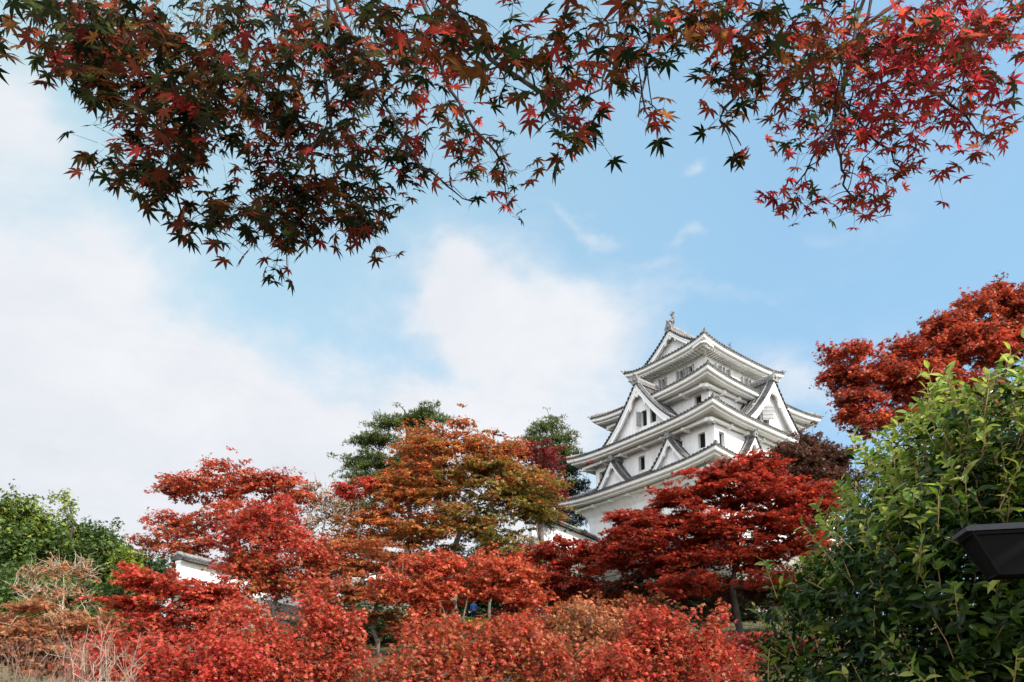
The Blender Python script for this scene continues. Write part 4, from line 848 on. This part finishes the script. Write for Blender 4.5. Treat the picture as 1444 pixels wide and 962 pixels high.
# ------------------------------------------------------------ person on the terrace
def person():
    Y = 56.0; p = at(668, 862, Y); z = float(H(p[0], Y)); root = empty('person', (p[0], Y, z), 'person in a blue jacket and dark trousers standing on the grass terrace seen from behind', 'person')
    def skin(name, vs, es, rr, m, parent):
        me = bpy.data.meshes.new(name); me.from_pydata(vs, es, []); me.materials.append(m); o = bpy.data.objects.new(name, me); link(o, parent)
        md = o.modifiers.new('skin', 'SKIN'); 
        for i, r in enumerate(rr): me.skin_vertices[0].data[i].radius = (r, r*.85)
        me.skin_vertices[0].data[0].use_root = True
        s = o.modifiers.new('sub', 'SUBSURF'); s.levels = 1; s.render_levels = 1; return o
    def skin2(name, vs, es, rr, m, parent):
        me = bpy.data.meshes.new(name); me.from_pydata(vs, es, []); me.materials.append(m); o = bpy.data.objects.new(name, me); link(o, parent)
        bpy.context.view_layer.objects.active = o; o.modifiers.new('skin', 'SKIN')
        if not me.skin_vertices: 
            bpy.ops.object.select_all(action='DESELECT'); o.select_set(True); bpy.ops.mesh.customdata_skin_add()
        for i, r in enumerate(rr): me.skin_vertices[0].data[i].radius = (r, r*.85)
        me.skin_vertices[0].data[0].use_root = True
        s = o.modifiers.new('sub', 'SUBSURF'); s.levels = 1; s.render_levels = 1; return o
    vs = [(0, 0, .92), (0, 0, 1.12), (0, 0, 1.36), (0, 0, 1.46), (0, 0, 1.52), (0, .01, 1.62), (0, .0, 1.70),
          (.19, 0, 1.38), (.25, 0, 1.12), (.24, .08, .90), (.235, .1, .82), (-.19, 0, 1.38), (-.25, 0, 1.12), (-.24, .08, .90), (-.235, .1, .82),
          (.1, 0, .86), (.11, .02, .48), (.11, -.02, .09), (.12, .12, .04), (-.1, 0, .86), (-.12, .0, .48), (-.13, -.03, .09), (-.14, .11, .04)]
    es = [(0, 1), (1, 2), (2, 3), (3, 4), (4, 5), (5, 6), (2, 7), (7, 8), (8, 9), (9, 10), (2, 11), (11, 12), (12, 13), (13, 14), (0, 15), (15, 16), (16, 17), (17, 18), (0, 19), (19, 20), (20, 21), (21, 22)]
    rr = [.14, .13, .15, .06, .055, .09, .07, .06, .045, .035, .03, .06, .045, .035, .03, .09, .06, .045, .035, .09, .06, .045, .035]
    skin2('body', vs, es, rr, M['skin'], root)
    skin2('jacket', [(0, 0, .86), (0, 0, 1.12), (0, 0, 1.38), (0, 0, 1.46), (.2, 0, 1.385), (.255, 0, 1.12), (.245, .08, .90), (-.2, 0, 1.385), (-.255, 0, 1.12), (-.245, .08, .90)],
          [(0, 1), (1, 2), (2, 3), (2, 4), (4, 5), (5, 6), (2, 7), (7, 8), (8, 9)], [.18, .17, .185, .085, .085, .07, .055, .085, .07, .055], M['jacket'], root)
    skin2('trousers', [(0, 0, .92), (.1, 0, .84), (.11, .02, .48), (.11, -.02, .12), (-.1, 0, .84), (-.12, 0, .48), (-.13, -.03, .12)], [(0, 1), (1, 2), (2, 3), (0, 4), (4, 5), (5, 6)], [.16, .11, .08, .065, .11, .08, .065], M['trousers'], root)
    skin2('hair', [(0, -.02, 1.6), (0, -.015, 1.68), (0, 0, 1.74)], [(0, 1), (1, 2)], [.09, .10, .07], M['hair'], root)
person()

# ------------------------------------------------------------ evergreen shrub at the right
def hedge():
    rs = np.random.RandomState(91); base = np.array([4.9, 6.6, 0.0]); root = empty('evergreen_shrub', base, 'tall glossy evergreen shrub with pale young shoots filling the lower right of the photo', 'shrub')
    cen = np.array([5.30, 6.4, .9]); rad3 = np.array([2.70, 1.9, 3.45])
    n = 5200; d = unit(rs.normal(size=(n*4, 3))); d = d[(d[:, 2] > -.5) & (d[:, 1] < .5)][:n]
    def sp(d, r=1.0): q = np.sign(d)*np.abs(d)**.74; return cen+q*rad3*r
    lump = 1+.07*np.sin(d[:, 0]*7+1)*np.sin(d[:, 2]*6)+.05*rs.normal(size=len(d))
    S = sp(d)*1; S = cen+(S-cen)*lump[:, None]
    nr = unit(d/rad3)
    P = []; Nn = []; T = []; Z = []; Cc = []; wood = MB()
    old = np.array([(.013, .032, .004), (.008, .020, .004), (.022, .046, .005), (.042, .074, .007)]); young = np.array([(.24, .29, .04), (.15, .22, .03), (.30, .32, .08), (.10, .17, .025)])
    for i in range(len(S)):
        p = S[i]; up = (p[2]-1.6)/3.0; dirn = unit(nr[i]*.9+np.array((0, 0, .55))+rs.normal(size=3)*.45)
        topness = np.clip((p[2]-2.75)/1.2+rs.normal(0, .25), 0, 1); yg = rs.rand() < (.06+.8*topness)
        if yg: dirn = unit(dirn+np.array((0, 0, .9)))
        L = rs.uniform(.2, .42)*(1+.5*yg*rs.rand()); a = p-dirn*L*.55; b = p+dirn*L*.45
        if yg or rs.rand() < .15: wood.tube([a, (a+b)/2+rs.normal(size=3)*.01, b], [.0045, .004, .0025], 4, cap=False)
        k = rs.randint(8, 13)
        for j in range(k):
            t = (j+.5)/k if not yg else .35+.65*(j+.5)/k; q = a+(b-a)*t; az = j*2.4+rs.rand(); u1 = unit(np.cross(dirn, (.3, .5, .8))); u2 = np.cross(dirn, u1)
            rad_ = u1*math.cos(az)+u2*math.sin(az); tip = rad_*(1-.45*t*yg)+dirn*(.35+.8*t*yg)+np.array((0, 0, -.25*(1-yg)))
            P.append(q+rad_*.01); T.append(tip); Nn.append(dirn*.9-rad_*.35+rs.normal(size=3)*.38); Z.append(rs.uniform(.055, .125)*(1.08 if yg else 1))
            Cc.append((young if (yg and t > .3+.3*rs.rand()) else old)[rs.randint(4)]*rs.uniform(.8, 1.25))
    # inner foliage
    m = 34000; dd = unit(rs.normal(size=(m, 3))); dd[:, 2] = np.abs(dd[:, 2])*1.2-.3; rr_ = rs.uniform(.78, .97, m)
    q = sp(unit(dd))-cen; Q = cen+q*rr_[:, None]
    P += list(Q); T += list(rs.normal(size=(m, 3))+np.array((0, 0, -.3))); Nn += list(unit(q)*.7+rs.normal(size=(m, 3))*.5+np.array((0, 0, .5))); Z += list(rs.uniform(.09, .13, m)); Cc += list(old[rs.randint(0, 3, m)]*rs.uniform(.7, 1.1, (m, 1)))
    P = np.array(P); P_ = cen+unit(rs.normal(size=(14000, 3)))*rad3*rs.uniform(.45, .72, (14000, 1)); P = np.concatenate([P, P_]); mm = len(P_); T += list(rs.normal(size=(mm, 3))); Nn += list(rs.normal(size=(mm, 3))+np.array((0, -.8, .3))); Z += [.21]*mm; Cc += list(old[rs.randint(0, 3, mm)]*.9)
    ok = P[:, 2] > .15
    o = leaves('foliage', P[ok]-base, np.array(Nn)[ok], np.array(T)[ok], np.array(Z)[ok], np.array(Cc)[ok], T_LANCE, M['glossy'], root, rs)
    wood.build('shoots', M['stem'], root, off=base)
    b = MB()
    for i in range(26):
        t = cen+sp(unit(rs.normal(size=3)+np.array((0, -.3, .8))))*0+unit(rs.normal(size=3)+np.array((0, -.3, .9)))*rad3*.85; s0 = base+np.array((rs.normal(0, .4), rs.normal(0, .3), -.05)); b.tube(curve(s0, t, rs, 5, .06), [.05, .04, .032, .025, .018, .01], 6)
    b.build('stems', M['bark'], root, smooth=True, off=base)
hedge()

# ------------------------------------------------------------ garden lamp at the right edge
def lamp():
    Y = 3.3; c = at(1508, 742, Y); root = empty('lamp_post', (c[0], c[1], 0), 'dark metal garden lamp with flat cap in front of the evergreen shrub', 'lamp', rz=rad(-12))
    zt = c[2]; sc = Y/FOC; W = 146*sc; Wb = 104*sc; h = 70*sc; D = .09; root.scale = (1, 1, 1)
    Db = .055
    m = MB(); m.box(-W, W, -D, D, zt-.020, zt); m.box(-W+.02, W-.02, -D+.02, D-.02, zt+.002, zt+.012); m.build('lamp_cap', M['metal_skylit'], root)
    m = MB(); z1 = zt-.022; z0 = zt-h; W1 = W-.03; D1 = D-.014
    q = lambda w, d, z: [(-w, -d, z), (w, -d, z), (w, d, z), (-w, d, z)]
    m.add(q(W1, D1, z1)+q(Wb, Db, z0), [(0, 1, 2, 3), (7, 6, 5, 4), (0, 4, 5, 1), (1, 5, 6, 2), (2, 6, 7, 3), (3, 7, 4, 0)]); m.build('lamp_housing', M['metal'], root)
    m = MB(); a4 = q(W1+.004, D1+.004, z1); b4 = q(Wb+.004, Db+.004, z0)
    for i in range(4):
        m.beam(a4[i], b4[i], .014, .014); m.beam(b4[i], b4[(i+1) % 4], .012, .012)
        a = np.array(a4[i])-(0, 0, .010); b = np.array(a4[(i+1) % 4])-(0, 0, .010); m.beam(a, b, .012, .014)
    m.build('lamp_frame', M['metal'], root)
    m = MB(); m.box(-.03, .03, -.03, .03, 0, z0-.002); m.box(-.12, .12, -.12, .12, -.02, .04); m.build('post', M['metal'], root)
lamp()

# ------------------------------------------------------------ overhanging maple
def overhang():
    rs = np.random.RandomState(101); base = np.array([3.4, -3.2, -.1])
    root = empty('maple_tree', base, 'near maple whose dark backlit branches hang down across the top of the photo', 'tree')
    crotch = np.array([2.6, -1.6, 4.2]); m = MB(); m.tube(curve(base, crotch, rs, 6, .02), [.26, .22, .2, .18, .16, .15, .14], 10)
    m.build('trunk', M['bark'], root, smooth=True, off=base)
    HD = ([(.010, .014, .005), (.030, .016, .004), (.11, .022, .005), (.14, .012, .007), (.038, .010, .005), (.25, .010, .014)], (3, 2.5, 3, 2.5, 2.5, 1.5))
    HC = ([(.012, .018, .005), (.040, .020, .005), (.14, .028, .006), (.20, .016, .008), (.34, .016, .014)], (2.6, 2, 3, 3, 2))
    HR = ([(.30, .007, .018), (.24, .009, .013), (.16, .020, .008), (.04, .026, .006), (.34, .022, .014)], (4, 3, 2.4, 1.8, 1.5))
    # branch: pixel path, distance, sprays (px,py,rx,ry,leaves), palette, leaf radius
    BR = [
     ([(60, -150), (150, -20), (188, 87), (227, 166), (245, 245), (262, 314), (285, 345)], 3.3, [(70, 20, 50, 35, 60), (130, 60, 70, 50, 120), (190, 60, 80, 70, 190), (180, 130, 60, 40, 70), (220, 170, 60, 50, 110), (270, 130, 60, 60, 90), (165, 215, 30, 35, 26), (240, 230, 50, 36, 66), (290, 200, 46, 46, 70), (210, 265, 34, 16, 18), (270, 300, 34, 18, 22), (270, 330, 20, 20, 8), (335, 345, 10, 10, 5), (100, 110, 40, 12, 10)], HD, .054),
     ([(380, -160), (463, -20), (458, 109), (467, 175), (430, 225), (395, 290), (400, 350), (405, 380)], 3.5, [(350, 40, 90, 60, 170), (330, 120, 60, 50, 90), (420, 110, 70, 60, 130), (370, 170, 50, 40, 50), (440, 180, 60, 40, 70), (400, 240, 60, 30, 70), (360, 290, 60, 30, 70), (430, 290, 60, 36, 100), (400, 330, 40, 22, 34), (400, 370, 18, 26, 12), (335, 310, 40, 22, 24)], HD, .046),
     ([(420, -170), (464, -20), (529, 116), (560, 180), (595, 240), (630, 262), (668, 285)], 3.4, [(490, 50, 70, 60, 150), (540, 110, 60, 50, 90), (500, 180, 50, 40, 60), (560, 200, 44, 36, 44), (490, 260, 44, 40, 60), (520, 310, 40, 26, 44), (555, 300, 16, 14, 6), (480, 330, 50, 20, 34), (545, 350, 16, 8, 4), (590, 230, 30, 22, 16), (655, 285, 10, 14, 4)], HD, .046),
     ([(560, -150), (590, -10), (633, 125), (666, 179), (700, 216), (712, 260), (722, 300)], 3.5, [(600, 60, 50, 50, 60), (630, 150, 40, 36, 34), (640, 200, 40, 24, 34), (690, 200, 30, 20, 18), (690, 240, 36, 14, 22), (720, 285, 14, 26, 9), (740, 240, 30, 10, 7), (650, 250, 20, 16, 8)], HC, .045),
     ([(560, -120), (620, 0), (691, 83), (754, 125), (790, 165), (816, 183), (850, 188)], 2.5, [(590, 30, 60, 40, 40), (640, 40, 50, 40, 34), (690, 90, 40, 40, 16), (640, 90, 40, 40, 22), (740, 60, 40, 40, 22), (690, 20, 60, 24, 14), (790, 60, 40, 46, 24), (770, 110, 50, 30, 26), (790, 190, 20, 26, 9), (830, 190, 18, 12, 6), (855, 205, 12, 14, 3)], HC, .048),
     ([(880, -130), (905, -10), (880, 50), (850, 110), (830, 150)], 2.9, [(870, 20, 50, 24, 26), (850, 60, 50, 36, 26), (830, 100, 50, 30, 24), (800, 140, 36, 36, 22), (880, 110, 26, 26, 8), (915, 60, 26, 30, 12)], HC, .047),
     ([(960, -140), (940, -20), (915, 60), (905, 130), (915, 165)], 2.9, [(940, 20, 60, 24, 40), (970, 60, 40, 34, 22), (900, 70, 20, 30, 8), (908, 165, 24, 26, 14), (925, 180, 14, 14, 4), (1000, 30, 50, 26, 30)], HC, .047),
     ([(1080, -140), (1080, -20), (1050, 70), (1035, 130), (1015, 170), (1045, 205)], 3.0, [(1060, 30, 70, 36, 90), (1080, 90, 70, 36, 70), (1040, 120, 46, 30, 36), (1110, 130, 50, 30, 40), (1010, 180, 18, 20, 7), (1045, 205, 18, 16, 6), (1130, 40, 70, 40, 90)], HC, .045),
     ([(1240, -140), (1225, -20), (1189, 123), (1171, 185), (1140, 235), (1121, 263)], 3.4, [(1190, 60, 60, 50, 80), (1180, 130, 40, 34, 34), (1130, 185, 46, 26, 30), (1195, 185, 24, 24, 16), (1150, 205, 40, 22, 16), (1115, 275, 24, 18, 9), (1100, 290, 18, 12, 5), (1138, 275, 14, 14, 4)], HR, .045),
     ([(1250, -130), (1232, -20), (1190, 125), (1178, 190), (1187, 240), (1195, 270), (1215, 290)], 3.4, [(1230, 70, 50, 44, 60), (1210, 165, 30, 30, 18), (1195, 225, 16, 14, 5), (1180, 290, 18, 20, 8), (1210, 300, 28, 20, 14), (1225, 285, 16, 20, 6), (1210, 260, 16, 10, 3)], HR, .044),
     ([(1330, -130), (1290, -20), (1200, 60), (1185, 140), (1225, 190), (1261, 230), (1300, 245)], 3.5, [(1290, 50, 60, 44, 80), (1250, 120, 50, 36, 50), (1260, 185, 40, 26, 26), (1240, 235, 30, 16, 12), (1275, 240, 26, 12, 10), (1300, 240, 20, 12, 7), (1290, 160, 36, 26, 22)], HR, .045),
     ([(1440, -130), (1400, -20), (1302, 120), (1340, 148), (1370, 175), (1395, 200)], 3.4, [(1370, 40, 60, 44, 90), (1430, 20, 40, 34, 36), (1340, 110, 50, 36, 54), (1400, 90, 44, 36, 30), (1380, 150, 40, 26, 30), (1395, 190, 22, 18, 12), (1425, 180, 16, 12, 4), (1340, 170, 34, 22, 20), (1420, 140, 26, 18, 8), (1310, 70, 50, 40, 50)], HR, .047),
     ([(-80, -100), (-40, 0), (-20, 60), (0, 80)], 2.8, [(0, 30, 10, 24, 7), (4, 70, 12, 20, 6), (-30, 40, 20, 50, 14)], HD, .052)]
    for path, Y, sprays, pal, lr in BR:
        pts = [at(px, py, Y+(.25*math.sin(i*1.3))) for i, (px, py) in enumerate(path)]
        st = pts[0]; lead = curve(crotch, st, rs, 5, .05, .12)
        # smooth the path
        full = [pts[0]]
        for i in range(len(pts)-1):
            for t in (.33, .67, 1.0): full.append(pts[i]+(pts[i+1]-pts[i])*t+rs.normal(size=3)*.008*(t < 1))
        mb = MB(); L = len(full); mb.tube(lead, [.07, .055, .045, .035, .026, .018], 7)
        r0 = .0125; rr = [r0*(1-.80*i/(L-1)) for i in range(L)]; mb.tube(full, rr, 6)
        cand = np.array(full); cr = np.array(rr)
        P = []; T = []; Nn = []; Z = []; Cc = []
        cl = []
        for px, py, rx, ry, n in sprays:
            n = int(n*(1.35 if py < 150 else 1.12)*(.72 if pal is HC else 1)); k = max(1, int(round(n/3.4)))
            for q in range(k):
                a = rs.rand()*6.283; r = math.sqrt(rs.rand()); cl.append((at(px+rx*r*math.cos(a), py+ry*r*math.sin(a), Y+rs.normal(0, .22)), n/k))
        tg = np.array([c[0] for c in cl]); d0 = np.min(np.linalg.norm(tg[:, None]-cand[None], axis=-1), 1)
        for i in np.argsort(d0):
            t, nl = cl[i]; dv = t-cand; dist = np.linalg.norm(dv, axis=1); j = int(np.argmin(dist*(1+.6*np.clip(dv[:, 2]/(dist+1e-6), 0, 1)))); a = cand[j]
            ra = max(.0012, min(cr[j]*.7, .0045)); pp = curve(a, t, rs, 4, .06, .06); r2 = [ra*(1-.5*q/4) for q in range(5)]; mb.tube(pp, r2, 4, cap=False)
            cand = np.vstack([cand, pp[2:]]); cr = np.concatenate([cr, r2[2:]])
            dirn = unit(t-a); bcol = palette(rs, 1, *pal, jit=.1)[0]
            for q in range(max(1, rs.poisson(nl))):
                pos = t+rs.normal(size=3)*.045; sd = rs.normal(size=3); 
                tip = np.array((rs.normal(0, .75), rs.normal(0, .35), -1.0))+dirn*.3
                nn = np.array((rs.normal(0, .55), -.75+rs.normal(0, .45), .55+rs.normal(0, .5)))
                c = bcol if rs.rand() < .5 else palette(rs, 1, *pal, jit=.1)[0]
                P.append(pos); T.append(tip); Nn.append(nn); Z.append(lr*rs.uniform(.95, 1.7)); Cc.append(c*rs.uniform(.8, 1.2))
                mb.tube([t+(pos-t)*.1, pos+unit(t-pos)*.004], [.0009, .0007], 3, cap=False)
        b = mb.build('branch', M['bark_dark'], root, off=base)
        P = np.array(P)
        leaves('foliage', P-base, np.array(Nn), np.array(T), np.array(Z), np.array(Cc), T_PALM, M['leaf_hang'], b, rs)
    # unseen canopy added above and right of view to shade the branches and shrub
    blobs = [((1.2, .8, 6.0), (2.6, 1.6, .8), 5200), ((4.8, 1.0, 5.8), (2.0, 2.0, .9), 4200), ((5.9, 2.2, 4.6), (1.9, 1.5, 1.1), 8200), ((3.0, -2.5, 6.4), (3, 2, 1.0), 3800), ((-2.2, .2, 6.4), (1.8, 1.6, .8), 2600)]
    tw = MB(); allP = []
    for c, r, n in blobs:
        d = rs.normal(size=(n, 3))*.5; d = d[np.linalg.norm(d, axis=1) < 1.15]; Q = np.array(c)+d*np.array(r); allP.append(Q)
        for t in Q[rs.choice(len(Q), 24, False)]: tw.tube(curve(crotch, t, rs, 5, .06, .06), [.045, .03, .022, .015, .01, .005], 5, cap=False)
    P = np.concatenate(allP); px, py = topix(P); vis = (P[:, 1] > .4) & (px > -40) & (px < 1484) & (py > -40) & (py < 1000); P = P[~vis]; n = len(P)
    tw.build('limbs', M['bark'], root, off=base)
    leaves('crown', P-base, np.array((0, 0, 1.0))+rs.normal(size=(n, 3))*.4, rs.normal(size=(n, 3)), rs.uniform(.06, .09, n), palette(rs, n, *HD), T_PALM, M['leaf_hang'], root, rs)  # leaves of the added shading canopy, cleared from the view
overhang()
